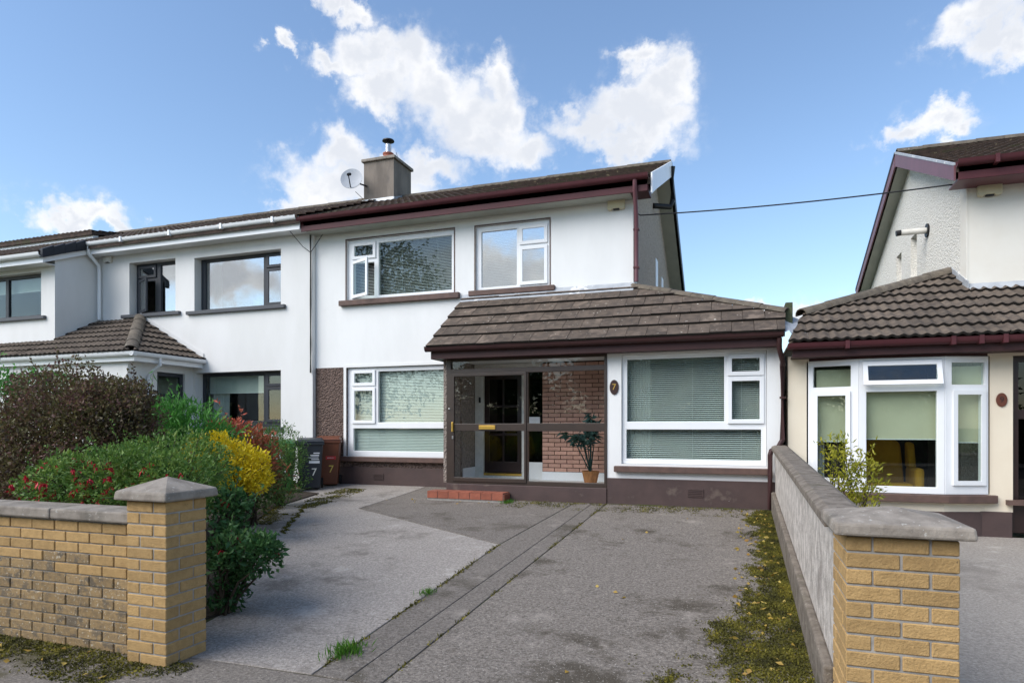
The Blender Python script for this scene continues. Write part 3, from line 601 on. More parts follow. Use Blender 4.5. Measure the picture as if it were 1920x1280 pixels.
MB().box(-4.11,-3.82,YE-.05,YE-.034,1.46,1.525).build('letter_plate','brass',PD,bevel=.004); MB().box(-4.60,-4.572,YE-.075,YE-.034,1.42,1.58).build('door_handle','brass',PD,bevel=.006); MB().lathe([(.014,0),(.014,.05),(.004,.05)],(-4.588,YE-.045,1.30),10).build('lock','steel',PD)
MB().lathe([(.014,0),(.014,.02)],(-4.66,YE-.025,1.80),10).build('bell_push','ivorywhite',PS)
# step of red tiles
ST=MB().box(-4.92,-3.57,9.72,10.0,.28,.425).build('porch_step','mortar',H)
tm=MB().box(.004,.186,-.012,0,.004,.10).mesh('step_tile','redtile'); tt=MB().box(.004,.186,0,.29,0,.016).mesh('step_tile','redtile')
for i in range(7):
    place('step_tile',tm,Matrix.Translation((-4.915+.192*i,9.72,.325)),ST); place('step_tile',tt,Matrix.Translation((-4.915+.192*i,9.708,.426)),ST)
se=MB().box(0,.012,.004,.27,.004,.10).mesh('step_tile','redtile'); place('step_tile',se,Matrix.Translation((-3.568,9.716,.325)),ST)
# porch roof
ZR,SR=2.80,.715
ang=math.atan(SR); PVv=(0,math.cos(ang),math.sin(ang)); cs_=math.cos(ang)
PR=MB()
pts=[(-4.93,9.74),(.57,9.74),(.60,10.19),(-1.73,11.24),(-4.93,11.24)]
zz=lambda y:ZR+SR*(y-9.74)
n=len(pts); PR.add([(x,y,zz(y)) for x,y in pts]+[(x,y,zz(y)-.05) for x,y in pts],[tuple(range(n)),tuple(range(2*n-1,n-1,-1))]+[(i,(i+1)%n,n+(i+1)%n,n+i) for i in range(n)])
PR=PR.build('porch_roof','tile',H)
pol=[(x+4.93,(y-9.74)/cs_) for x,y in pts]; pol=[(p[0],p[1]-.03 if i<2 else p[1]) for i,p in enumerate(pol)]
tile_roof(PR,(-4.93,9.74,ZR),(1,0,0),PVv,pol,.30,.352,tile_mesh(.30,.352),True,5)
ridge_run(PR,(.62,10.18,zz(10.19)+.02),(-1.75,11.25,zz(11.25)+.015),.10,.40)
b=MB(); q=[(-1.73,11.25,zz(11.24)),(.6,10.19,zz(10.19)),(.6,14,2.9),(-1.73,14,3.4)]; b.add(q+[(x,y,z-.04) for x,y,z in q],[(0,1,2,3),(7,6,5,4),(0,4,5,1),(1,5,6,2),(2,6,7,3),(3,7,4,0)]); b.build('rear_porch_roof','tile',PR)
MB().prism([(-4.93,11.246,zz(11.246)+.02),(-4.93,11.246,3.985),(-4.93,11.238,3.985),(-4.93,11.08,zz(11.08)+.065),(-4.93,11.08,zz(11.08)+.05)],(3.2,0,0)).build('flashing','lead',PR)
MB().box(-4.90,.53,9.815,9.84,2.63,2.79).build('porch_fascia','darkbrown',H,bevel=.004); MB().box(-4.90,.53,9.84,YE,2.635,2.655).build('porch_soffit','darkbrown',H)
MB().prism([(-4.90,9.84,2.63),(-4.90,YM,2.63),(-4.90,YM,3.82),(-4.90,9.84,2.80)],(.03,0,0)).build('porch_barge','darkbrown',H)
gutter(MB(),-4.97,.55,9.815,2.83,.055).build('porch_gutter','darkbrown',H,smooth=40)
MB().tube([(.50,9.78,2.74),(.50,9.80,2.60),(.55,9.93,2.42),(.55,9.99,2.36),(.55,9.99,1.32),(.50,9.97,1.22),(.40,9.93,1.16),(.385,9.93,1.10),(.385,9.93,.33)],.036,10).build('downpipe','darkbrown',H,smooth=50)
MB().tube([(.555,9.99,1.9),(.555,9.99,1.93)],.043,10).build('pipe_collar','darkbrown',H)

# ---- things fixed to or kept at the house
def alarm(loc,m,label,s=1):
    t=thing('alarm_box',loc,label,'alarm'); x,y,z=loc
    MB().prism([(x-.15*s,y,z+.09*s),(x+.15*s,y,z+.09*s),(x+.15*s,y,z-.07*s),(x+.08*s,y,z-.085*s),(x+.05*s,y,z-.06*s),(x-.06*s,y,z-.06*s),(x-.09*s,y,z-.09*s),(x-.15*s,y,z-.07*s)],(0,-.07,0)).build('case',m,t,bevel=.014)
    MB().box(x-.05*s,x+.05*s,y-.055,y-.01,z-.08*s,z-.061*s).build('strobe','black',t)
alarm((-2.04,YM-.001,5.33),'ivory','cream burglar alarm box under the maroon eaves by the downpipe')
def plaque(loc,txt,m,md,label,rx,rz):
    t=thing('house_number_plaque',loc,label,'plaque'); x,y,z=loc; n=28
    b=MB(); b.prism([(x+rx*math.cos(2*math.pi*k/n),y,z+rz*math.sin(2*math.pi*k/n)) for k in range(n)],(0,-.018,0)); b.build('plate',m,t,bevel=.005)
    digits(txt,rz*1.15,Matrix.Translation((x,y-.020,z))@FRONT,md,'numeral',t)
plaque((-1.86,YE-.001,2.115),'7','plaque','brass','dark oval plaque with a gold numeral 7 on the white wall',.07,.115)
# satellite dish
DT=thing('satellite_dish',(-8.72,13.6,7.3),'pale grey satellite dish on a bracket at the chimney','satellite dish')
b=MB(); n=28; rings=[]
for i,rr_ in enumerate((0.02,.10,.19,.26)):
    for k in range(n): a=2*math.pi*k/n; rings.append((rr_*math.cos(a),-.35*(rr_**2)*1.6,rr_*1.08*math.sin(a)))
vs=rings+[(x,y+.012,z) for x,y,z in rings]; fs=[]
for s_ in (0,4*n):
    for i in range(3):
        for k in range(n): fs.append((s_+i*n+k,s_+i*n+(k+1)%n,s_+(i+1)*n+(k+1)%n,s_+(i+1)*n+k))
    fs.append(tuple(s_+k for k in range(n)))
fs+=[(3*n+k,3*n+(k+1)%n,7*n+(k+1)%n,7*n+k) for k in range(n)]
Md=Matrix.Translation((-8.80,13.42,7.42))@Matrix.Rotation(R(18),4,'Z')@Matrix.Rotation(R(-18),4,'X'); b.add([Md@Vector(p) for p in vs],fs)
b.build('reflector','dish',DT,smooth=50)
e=Md@Vector((0.02,-.33,-.14)); f0=Md@Vector((0,-.02,-.25)); MB().tube([f0,e],.013,6).build('feed_arm','black',DT); MB().tube([e+Vector((0,-.02,0)),e+Vector((0,.07,.045))],.035,8).build('receiver','black',DT)
MB().tube([(-8.55,13.70,7.32),(-8.70,13.55,7.36),(-8.78,13.46,7.41)],.02,8).build('bracket','black',DT)
MB().tube([(-8.75,13.5,7.15),(-8.62,13.64,7.0),(-8.70,13.6,6.86)],.007,5).build('lead_wire','cable',DT)
# wheelie bins
def bin_(x,y,rz,m,label,num,md,extra):
    z=gz(y); t=thing('wheelie_bin',(x,y,z),label,'bin','wheelie bins along the wall'); M=Matrix.Translation((x,y,z))@Matrix.Rotation(rz,4,'Z')
    def BX(nm,mm,vs,fs,bev=.012):
        b=MB(); b.add([M@Vector(p) for p in vs],fs); return b.build(nm,mm,t,bevel=bev)
    Q=[(0,1,2,3),(7,6,5,4),(0,4,5,1),(1,5,6,2),(2,6,7,3),(3,7,4,0)]
    w0,w1,d0,d1,h=.185,.235,.20,.26,.90
    BX('body',m,[(-w0,-d0,.03),(w0,-d0,.03),(w0,d0-.03,.03),(-w0,d0-.03,.03),(-w1,-d1,h),(w1,-d1,h),(w1,d1,h),(-w1,d1,h)],Q,.02)
    BX('rim',m,[(-w1-.02,-d1-.02,h-.06),(w1+.02,-d1-.02,h-.06),(w1+.02,d1+.02,h-.06),(-w1-.02,d1+.02,h-.06),(-w1-.02,-d1-.02,h),(w1+.02,-d1-.02,h),(w1+.02,d1+.02,h),(-w1-.02,d1+.02,h)],Q)
    BX('lid',m,[(-w1-.025,-d1-.04,h+.002),(w1+.025,-d1-.04,h+.002),(w1+.025,d1+.05,h+.002),(-w1-.025,d1+.05,h+.002),(-w1+.02,-d1+.03,h+.05),(w1-.02,-d1+.03,h+.05),(w1-.02,d1+.02,h+.075),(-w1+.02,d1+.02,h+.075)],Q,.018)
    b=MB(); b.tube([M@Vector((-w1,d1+.06,h-.01)),M@Vector((w1,d1+.06,h-.01))],.016,8); b.build('handle',m,t)
    for sx in (-1,1):
        b=MB(); b.tube([M@Vector((sx*(w0+.005),d0-.02,.1)),M@Vector((sx*(w0+.05),d0-.02,.1))],.1,16); b.build('wheel','rubber',t,smooth=40)
    tilt=math.atan((d1-d0)/(h-.03))
    def onface(u,v): return M@Matrix.Translation((u,-d0-(d1-d0)*(v-.03)/(h-.03)-.004,v))@Matrix.Rotation(tilt,4,'X')@FRONT
    digits(num,.20,onface(.07,.33),md,'numeral',t)
    for mm,u0,u1,v0,v1 in extra:
        b=MB(); b.box(u0,u1,v0,v1,-.001,.0015); o=place('sticker',b.mesh('sticker',mm),onface(0,0)@Matrix.Translation((0,0,0)),t); o.matrix_basis=onface((u0+u1)/2,(v0+v1)/2)@Matrix.Translation((-(u0+u1)/2,-(v0+v1)/2,0))
bin_(-7.98,9.88,R(33),'bingreen','green wheelie bin with a pale 7, half hidden by the bushes','7','digitwhite',[('stickwhite',-.1,.12,.62,.74)])
bin_(-7.72,10.38,R(36),'binblack','black wheelie bin with a white 7 between the green and brown bins','7','digitwhite',[('stickwhite',-.02,.17,.50,.545),('stickwhite',.02,.16,.565,.58),('stickwhite',-.04,.15,.60,.612),('stickwhite',0,.16,.635,.66),('stickwhite',.06,.17,.68,.70)])
bin_(-7.70,10.93,R(30),'binbrown','brown wheelie bin with a yellow 7 and a red sticker','7','digityellow',[('stickred',-.03,.16,.52,.585),('stickwhite',0,.13,.545,.56)])
# potted plant in the porch
PT=thing('potted_plant',(-2.36,10.62,PF),'blue-green leafy plant in a wooden pot behind the porch glass','plant')
b=MB(); b.lathe([(.10,0),(.15,.22),(.135,.22),(.13,.19)],(-2.36,10.62,PF),10); b.build('pot','potwood',PT)
b=MB(); P=[];D=[]
for k in range(9):
    a=random.uniform(0,6.28); rr_=random.uniform(.12,.42); hh=random.uniform(.55,1.1); tip=Vector((-2.36+rr_*math.cos(a)-.12,10.62+min(rr_*math.sin(a),.4)*.7,PF+.2+hh)); b0=Vector((-2.36,10.62,PF+.18)); md_=b0.lerp(tip,.6)+Vector((0,0,.2)); b.tube([b0,md_,tip],[.012,.008,.003],5,False)
    for j in range(40):
        f_=random.uniform(.45,1); p=(b0.lerp(md_,f_/.6) if f_<.6 else md_.lerp(tip,(f_-.6)/.4)); P.append(p); D.append((random.gauss(0,1),random.gauss(0,.7),random.uniform(-.9,.3)))
b.build('stalk','lf_blue',PT); leaves(np.array(P),np.array(D),.13,.05,'leaves','lf_blue',PT)

# ================================================================ LEFT NEIGHBOUR
LN=thing('house',(-11.5,11.15,.3),'off-white rendered house with dark grey windows and white gutters','house')
YL=11.15
MB().panel(-14.19,-8.236,.2,5.52,YL,YL+.3,[(-13.23,-11.86,4.06,5.25),(-11.32,-9.02,4.03,5.2),(-11.28,-9.02,1.5,2.68)]).build('front_wall','nwhite',LN)
MB().panel(-22,-14.44,3.0,5.12,10.12,10.4,[(-16.8,-14.62,3.95,4.94)]).build('wing_wall','nwhite',LN)
MB().box(-14.44,-14.19,10.12,YL+.3,2.9,5.45).build('wing_side_wall','nwhite',LN)
MB().box(-22,-11.61,9.54,9.8,.2,2.86).build('lower_wall','nwhite',LN); MB().panel(9.54,YL-.002,.2,2.86,-11.61,-11.36,[(10.22,10.93,1.2,2.64)],axis='y').build('lower_side_wall','nwhite',LN)
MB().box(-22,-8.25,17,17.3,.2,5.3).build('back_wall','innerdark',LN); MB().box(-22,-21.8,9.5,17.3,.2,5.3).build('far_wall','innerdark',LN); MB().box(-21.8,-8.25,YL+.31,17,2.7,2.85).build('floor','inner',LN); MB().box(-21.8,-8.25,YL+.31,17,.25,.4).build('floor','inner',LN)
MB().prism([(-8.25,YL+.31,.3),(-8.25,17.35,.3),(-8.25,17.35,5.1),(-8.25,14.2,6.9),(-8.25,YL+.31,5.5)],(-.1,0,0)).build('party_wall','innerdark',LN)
g='anthracite'
window(LN,(-13.23,-11.86,4.06,5.25),YL+.19,[(-12.5,-11.94,4.13,5.18,'f'),(-13.09,-12.68,4.98,5.14,'s'),(-13.07,-12.68,4.17,4.82,'o')],g,sill=(-13.42,-11.70,3.985,4.06,YL-.07),msill='greysill',gl='glassbright')
window(LN,(-11.32,-9.02,4.03,5.2),YL+.19,[(-11.2,-9.62,4.1,5.13,'f'),(-9.47,-9.12,4.94,5.11,'s'),(-9.47,-9.12,4.14,4.80,'s')],g,sill=(-11.5,-8.89,3.955,4.03,YL-.07),msill='greysill',gl='glassbright')
window(LN,(-11.28,-9.02,1.5,2.68),YL+.19,[(-11.2,-9.62,1.63,2.61,'f'),(-9.47,-9.12,2.42,2.58,'s'),(-9.47,-9.12,1.66,2.28,'s')],g,sill=(-11.4,-8.95,1.43,1.5,YL-.07),msill='greysill')
window(LN,(-16.8,-14.62,3.95,4.94),10.27,[(-16.7,-16.0,4.02,4.87,'f'),(-15.9,-14.72,4.02,4.87,'f')],g,sill=(-17,-14.45,3.88,3.95,10.05),msill='greysill')
window(LN,(10.22,10.93,1.2,2.64),-11.48,[(10.3,10.85,2.2,2.56,'f'),(10.3,10.85,1.28,2.08,'f')],g,axis='y')
shadeblind(-11.22,-9.6,2.25,2.64,YL+.34,'grey roller blind at the top of the neighbouring ground-floor window','shadegrey')
drape(-11.2,-10.75,1.5,2.6,YL+.42,'white curtain gathered inside the neighbouring ground-floor window')
drape(-11.25,-10.95,4.03,5.15,YL+.42,'white curtain at the side of the wide neighbouring upstairs window',folds=5)
shadeblind(-12.55,-11.9,4.95,5.2,YL+.34,'pale roller blind in the neighbouring upstairs window with an open sash','fabric'); shadeblind(-16.75,-14.66,4.6,4.9,10.42,'grey roller blind in the upstairs window of the projecting wing','shadegrey')
LR=MB().prism([(-22,10.76,5.66),(-22,14.15,7.12),(-22,17.5,5.1),(-22,17.5,5.0),(-22,14.15,7.0),(-22,10.76,5.55)],(13.75,0,0)).build('roof','rooftile',LN)
roll_roof('roof_tiles',LR,-22,-8.25,10.72,5.655,14.15,7.125); ridge_run(LR,(-22,14.15,7.12),(-8.6,14.15,7.12),.12,.45)
roll_roof('wing_roof_tiles',LR,-22,-14.1,9.72,5.22,10.72,5.655); MB().prism([(-22,9.74,5.14),(-22,10.74,5.57),(-22,10.74,5.64),(-22,9.74,5.21)],(7.9,0,0)).build('wing_roof','rooftile',LR)
for i in range(4):
    y=9.74+.25*i; MB().prism([(-14.12,y,5.10+.435*(y-9.74)),(-14.12,y+.245,5.10+.435*(y+.245-9.74)),(-14.12,y+.245,5.32+.435*(y+.245-9.74)),(-14.12,y,5.29+.435*(y-9.74))],(.09,0,0)).build('verge_tile','blacktile',LR)
MB().box(-14.6,-8.31,10.83,10.855,5.44,5.63).build('fascia','upvc',LN,bevel=.004); MB().box(-14.19,-8.31,10.855,YL,5.45,5.47).build('soffit','upvc',LN); gutter(MB(),-14.62,-8.335,10.83,5.70,.06).build('gutter','upvc',LN,smooth=40)
MB().box(-22,-14.1,9.80,9.83,5.02,5.16).build('wing_fascia','upvc',LN); gutter(MB(),-22,-14.08,9.80,5.22,.06).build('wing_gutter','upvc',LN,smooth=40); MB().box(-22,-14.19,9.83,10.12,5.03,5.05).build('wing_soffit','upvc',LN)
MB().prism([(-14.1,9.83,5.03),(-14.1,10.86,5.46),(-14.1,10.86,5.56),(-14.1,9.83,5.16)],(-.03,0,0)).build('wing_barge','upvc',LN)
MB().tube([(-14.05,10.78,5.62),(-14.05,10.8,5.45),(-14.08,11.06,5.25),(-14.08,11.08,5.1),(-14.08,11.08,3.98)],.04,10).build('downpipe','upvc',LN,smooth=50)
for x in (-13,-11.6,-10.2,-8.9): MB().box(x,x+.05,10.69,10.84,5.60,5.712).build('gutter_bracket','upvc',LN)
# hipped lean-to roof of rolled tiles
zf=lambda y:2.93+.55*(y-9.36)
LH=MB(); A_=[(-22,9.36),(-11.06,9.36),(-12.86,11.145),(-14.19,11.145),(-14.19,10.12),(-22,10.12)]
LH.add([(x,y,zf(y)) for x,y in A_]+[(x,y,zf(y)-.04) for x,y in A_],[(0,1,2,3,4,5),(11,10,9,8,7,6)]+[(i,(i+1)%6,6+(i+1)%6,6+i) for i in range(6)])
B_=[(-11.06,9.36,zf(9.36)),(-11.06,11.145,zf(9.36)),(-12.86,11.145,zf(11.145))]; LH.add(B_+[(x,y,z-.04) for x,y,z in B_],[(0,1,2),(5,4,3),(0,3,4,1),(1,4,5,2),(2,5,3,0)])
LH=LH.build('lower_roof','pantile',LN)
a_=math.atan(.55); V1=(0,math.cos(a_),math.sin(a_)); c1=math.cos(a_); tp=tile_mesh(.27,.30,True,'pantile')
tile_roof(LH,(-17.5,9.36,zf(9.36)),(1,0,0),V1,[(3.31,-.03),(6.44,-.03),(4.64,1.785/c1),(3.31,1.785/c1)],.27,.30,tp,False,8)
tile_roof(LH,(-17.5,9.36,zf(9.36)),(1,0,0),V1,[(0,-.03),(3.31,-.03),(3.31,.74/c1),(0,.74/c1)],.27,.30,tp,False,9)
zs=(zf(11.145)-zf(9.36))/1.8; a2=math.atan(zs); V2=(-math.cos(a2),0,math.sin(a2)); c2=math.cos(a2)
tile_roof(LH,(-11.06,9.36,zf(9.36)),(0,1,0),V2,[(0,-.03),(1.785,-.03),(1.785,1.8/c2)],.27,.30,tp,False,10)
ridge_run(LH,(-11.12,9.40,zf(9.36)+.05),(-12.86,11.12,zf(11.145)+.05),.13,.42)
MB().prism([(-11.05,11.14,zf(9.36)+.05),(-11.05,11.14,zf(9.36)+.17),(-12.86,11.14,zf(11.145)+.17),(-12.86,11.14,zf(11.145)+.05)],(0,-.012,0)).build('flashing','nwhite',LH)
MB().box(-22,-11.08,9.44,9.465,2.78,2.90).build('lower_fascia','upvc',LN); MB().box(-11.105,-11.08,9.465,YL-.002,2.78,2.90).build('lower_fascia','upvc',LN); MB().box(-22,-11.105,9.465,9.54,2.785,2.80).build('lower_soffit','upvc',LN); MB().box(-11.36,-11.105,9.54,YL-.002,2.785,2.80).build('lower_soffit','upvc',LN)
gutter(MB(),-22,-10.98,9.44,2.955,.055).build('lower_gutter','upvc',LN,smooth=40)
b=gutter(MB(),9.33,YL-.002,0,2.955,.055); b.v=[(-11.08-y,x,z) for x,y,z in b.v]; b.build('lower_gutter','upvc',LN,smooth=40)
MB().tube([(-11.02,9.98,2.9),(-11.02,9.98,2.74),(-11.2,9.98,2.62),(-11.315,9.98,2.52),(-11.315,9.98,.4)],.037,10).build('downpipe','upvc',LN,smooth=50)
alarm((-13.86,YL-.001,5.37),'ivorywhite','small white alarm box beside the white downpipe',.85)
MB().tube([(-8.27,YL-.03,5.40),(-8.262,YL-.03,4.6),(-8.27,YL-.025,4.0),(-8.262,YL-.03,3.2),(-8.265,YL-.03,2.6)],.016,6).build('cable_run','cable',LN)
for i,(x1,x2) in enumerate(((-8.6,-8.27),(-8.0,-8.26))): MB().tube([(x1,10.9 if i==0 else 11.2,5.45),((x1+x2)/2,11.1,5.17),(x2,YL-.03,5.05)],.007,5).build('cable_loop','cable',LN)
# roof of the next house along, rising behind
FH=thing('house',(-20,12.6,.3),'next house along with a white fascia, seen above the tiled roof','house')
MB().box(-30,-16.15,12.6,17,.3,6.45).build('wall','nwhite',FH); MB().box(-30,-16.05,12.45,12.6,6.42,6.62).build('fascia','upvc',FH)
FR=MB().prism([(-30,12.38,6.60),(-30,15.0,7.15),(-30,15.0,7.03),(-30,12.38,6.52)],(14,0,0)).build('roof','rooftile',FH); roll_roof('roof_tiles',FR,-30,-16.0,12.38,6.605,15,7.155)

# ================================================================ RIGHT NEIGHBOUR
RN=thing('house',(4,11.25,.08),'cream house with maroon gutters, roughcast gable and pantiled bay','house')
MB().box(3.13,10,YM,YM+.28,2.9,5.16).build('front_wall','creamwhite',RN); XR=3.13
MB().panel(YM+.281,18.9,.1,5.2,XR,XR+.25,[(14.15,14.62,4.2,5.2-.02),(15.4,15.85,4.35,5.12)],axis='y').build('gable_wall','roughcream',RN)
MB().prism([(XR,YM+.281,5.2),(XR,18.9,5.2),(XR,14.6,6.72)],(.25,0,0)).build('gable_top','roughcream',RN)
MB().box(XR-.008,XR+.01,YM-.006,YM+.285,2.9,5.2).build('corner_bead','creamwhite',RN)
window(RN,(14.15,14.62,4.2,5.18),XR+.12,[(14.2,14.57,4.55,5.1,'f')],axis='y'); window(RN,(15.4,15.85,4.35,5.12),XR+.12,[(15.46,15.79,4.6,5.05,'f')],axis='y')
RR=MB().prism([(2.88,10.78,5.20),(2.88,14.6,6.86),(2.88,19.2,5.12),(2.88,19.2,5.02),(2.88,14.6,6.74),(2.88,10.78,5.10)],(7,0,0)).build('roof','rooftile',RN)
roll_roof('roof_tiles',RR,2.88,9.9,10.72,5.19,14.6,6.875); ridge_run(RR,(2.88,14.6,6.87),(9.9,14.6,6.87),.12,.45)
MB().box(2.90,10,10.78,10.805,4.99,5.19).build('fascia','maroon',RN,bevel=.004); MB().box(2.9,10,10.805,YM,5.0,5.02).build('soffit','maroonlight',RN); gutter(MB(),2.86,10,10.78,5.245,.06).build('gutter','maroon',RN,smooth=40)
for x in (3.3,4.0): MB().box(x,x+.05,10.64,10.79,5.14,5.256).build('gutter_bracket','maroon',RN)
MB().prism([(2.85,10.82,5.00),(2.85,10.82,5.22),(2.85,14.58,6.87),(2.85,14.58,6.62)],(.025,0,0)).build('bargeboard','maroonlight',RN); MB().prism([(2.842,10.82,5.215),(2.842,10.82,5.25),(2.842,14.58,6.905),(2.842,14.58,6.865)],(.034,0,0)).build('barge_capping','lead',RN)
MB().prism([(2.85,14.62,6.85),(2.85,19.25,5.10),(2.85,19.25,4.90),(2.85,14.62,6.62)],(.025,0,0)).build('rear_bargeboard','maroonlight',RN); MB().prism([(2.842,14.62,6.905),(2.842,19.25,5.155),(2.842,19.25,5.08),(2.842,14.62,6.83)],(.034,0,0)).build('barge_capping','black',RN)
MB().prism([(2.91,14.62,6.66),(2.91,19.2,4.92),(2.91,19.2,4.90),(2.91,14.62,6.64)],(.22,0,0)).build('verge_soffit','soffitgreen',RN); MB().prism([(2.91,10.85,5.02),(2.91,14.62,6.66),(2.91,14.62,6.64),(2.91,10.85,5.0)],(.22,0,0)).build('verge_soffit','soffitgreen',RN)
MB().tube([(XR-.0,13.37,4.99),(XR-.42,13.37,4.99)],.055,12).build('flue','ivorywhite',RN,smooth=40); MB().tube([(XR-.42,13.37,4.99),(XR-.50,13.37,4.98)],.05,10).build('flue_terminal','black',RN); MB().tube([(XR-.03,13.37,4.99),(XR-.001,13.37,4.99)],.12,14).build('flue_collar','black',RN)
alarm((3.40,YM-.001,4.93),'ivory','yellowed alarm box on the cream front wall')
# front part with bay
MB().panel(.63,8,.40,2.50,YE,YE+.25,[(.87,3.05,.62,2.42),(3.3,4.25,.12,2.42)]).build('extension_wall','cream',RN); MB().box(.64,3.29,YE-.02,YE+.24,-.1,.402).build('plinth','plinth',RN,bevel=.008); MB().box(4.26,8,YE-.02,YE+.24,-.1,.402).build('plinth','plinth',RN)
MB().box(.63,.88,YE+.251,14,.1,2.6).build('side_wall','cream',RN); MB().box(.88,8,13.4,13.5,.1,2.6).build('inner_wall','innerdark',RN); MB().box(.88,8,YE+.26,13.4,.1,.28).build('floor','innerdark',RN); MB().box(.88,8,YE+.26,13.4,2.52,2.56).build('inner_ceiling','inner',RN); MB().box(7.8,8,YE+.26,13.4,.1,2.5).build('far_wall','innerdark',RN)
bay=[(.885,10.045),(1.50,9.86),(2.50,9.86),(3.035,10.045)]
def baywin(a,bb,lights,nm):
    L=math.dist(a,bb); an=math.atan2(bb[1]-a[1],bb[0]-a[0]); M=Matrix.Translation((a[0],a[1],0))@Matrix.Rotation(an,4,'Z')
    holes=[]
    for x0,x1,z0,z1,k in lights: holes.append((x0,x1,z0,z1) if k=='f' else (x0-.02,x1+.02,z0-.02,z1+.02))
    me=MB().panel(0.002,L-.002,.62,2.42,0,.07,holes).mesh('window','upvc'); fr=place('window',me,M,RN); bv=fr.modifiers.new('bevel','BEVEL'); bv.width=.006; bv.segments=2; bv.limit_method='ANGLE'
    for x0,x1,z0,z1,k in lights:
        M2=M
        if k=='t': M2=M@Matrix.Translation((0,0,z1+.05))@Matrix.Rotation(R(-15),4,'X')@Matrix.Translation((0,0,-z1-.05))
        y=.03
        if k!='f':
            place('sash',MB().panel(x0-.058,x1+.058,z0-.058,z1+.058,-.03,-.002,[(x0,x1,z0,z1)]).mesh('sash','upvc'),M2,fr); y=-.016
        place('pane',MB().box(x0-.006,x1+.006,y,y+.006,z0-.006,z1+.006).mesh('pane','glass'),M2,fr)
L1=math.dist(bay[0],bay[1]); L3=math.dist(bay[2],bay[3])
baywin(bay[0],bay[1],[(.07,L1-.1,2.05,2.34,'f'),(.13,L1-.16,.80,1.93,'s')],'l'); baywin(bay[1],bay[2],[(.10,.90,2.10,2.31,'t'),(.09,.91,.71,1.97,'f')],'c'); baywin(bay[2],bay[3],[(.09,L3-.05,2.05,2.34,'f'),(.15,L3-.11,.80,1.92,'s')],'r')
MB().prism([(x,y,.515) for x,y in [(.80,10.06),(.80,9.99),(1.48,9.77),(2.52,9.77),(3.12,9.98),(3.12,10.06)]],(0,0,.10)).build('bay_sill','sillbrown',RN,bevel=.008)
MB().prism([(x,y,.395) for x,y in [(.9,10.06),(1.51,9.88),(2.49,9.88),(3.02,10.06)]],(0,0,.12)).build('bay_apron','cream',RN); MB().prism([(x,y,-.1) for x,y in [(.88,10.06),(1.50,9.86),(2.50,9.86),(3.04,10.06)]],(0,0,.494)).build('bay_plinth','plinth',RN)
MB().prism([(x,y,2.42) for x,y in [(.87,10.06),(1.49,9.85),(2.51,9.85),(3.05,10.06)]],(0,0,.08)).build('bay_head','darkbrown',RN)
DR=MB().panel(3.305,4.245,.13,2.415,YE+.06,YE+.13,[(3.38,3.62,1.72,2.34),(3.38,3.62,.55,1.6),(3.70,4.17,.35,2.34)]).build('front_door','doorwood',RN,bevel=.006); MB().box(3.36,4.2,YE+.09,YE+.096,.3,2.36).build('pane','glassdark',DR); MB().box(3.22,4.3,YE-.1,YE+.1,.50,.56).build('door_sill','sillbrown',RN)
shadeblind(1.0,1.44,1.30,2.3,10.1,'cream roller blind in the bay pane behind the lime yellow shrub'); shadeblind(1.56,2.45,1.34,2.0,10.0,'cream roller blind in the wide middle pane of the bay window'); shadeblind(2.55,2.98,1.30,2.3,10.1,'cream roller blind in the narrow bay pane next to the numeral 9 plaque')
drape(.93,1.12,.75,2.3,10.28,'white net curtain in the bay window behind the lime yellow shrub',folds=4)
plaque((3.175,YE-.001,1.85),'9','plaquered','plaque','reddish oval plaque with a numeral 9 on the cream wall',.062,.09)
# armchair in the bay
AC=thing('armchair',(1.95,10.75,.28),'mustard yellow wing armchair inside the bay window','armchair')
MB().box(1.68,2.3,10.5,11.1,.42,.70).build('seat','mustard',AC,bevel=.05); MB().prism([(1.70,11.0,.66),(2.28,11.0,.66),(2.25,11.1,1.25),(2.12,11.12,1.36),(1.86,11.12,1.36),(1.73,11.1,1.25)],(0,.14,0)).build('backrest','mustard',AC,bevel=.05)
for x in (1.60,2.30): MB().box(x,x+.12,10.48,11.1,.40,.92).build('armrest','mustard',AC,bevel=.045); MB().prism([(x,10.85,.90),(x,11.12,.90),(x,11.15,1.28),(x,10.98,1.26)],(.1,0,0)).build('wing','mustard',AC,bevel=.03)
for x in (1.66,2.32):
    for y in (10.54,11.04): MB().lathe([(.018,0),(.028,.14)],(x,y,.28),8).build('leg','doorwood',AC)
# pantiled roof over the bay
ZB=2.62; SB=.525; zb=lambda y:ZB+SB*(y-9.62); ab=math.atan(SB); cb2=math.cos(ab)
pts=[(.60,9.62),(8,9.62),(8,11.24),(3.12,11.24),(3.12,12.05),(.86,10.58)]
BRF=MB(); n=len(pts); BRF.add([(x,y,zb(y)) for x,y in pts]+[(x,y,zb(y)-.05) for x,y in pts],[tuple(range(n)),tuple(range(2*n-1,n-1,-1))]+[(i,(i+1)%n,n+(i+1)%n,n+i) for i in range(n)]); BRF=BRF.build('bay_roof','pantile',RN)
tq=tile_mesh(.26,.345,True,'pantile'); VB=(0,cb2,math.sin(ab))
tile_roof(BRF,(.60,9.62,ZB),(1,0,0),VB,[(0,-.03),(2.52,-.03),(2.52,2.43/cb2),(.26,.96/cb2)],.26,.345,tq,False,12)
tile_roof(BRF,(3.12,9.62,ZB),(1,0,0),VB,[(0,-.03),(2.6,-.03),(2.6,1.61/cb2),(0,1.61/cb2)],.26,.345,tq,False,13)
ridge_run(BRF,(.84,10.55,zb(10.58)+.03),(3.10,12.03,zb(12.05)+.03),.13,.45)
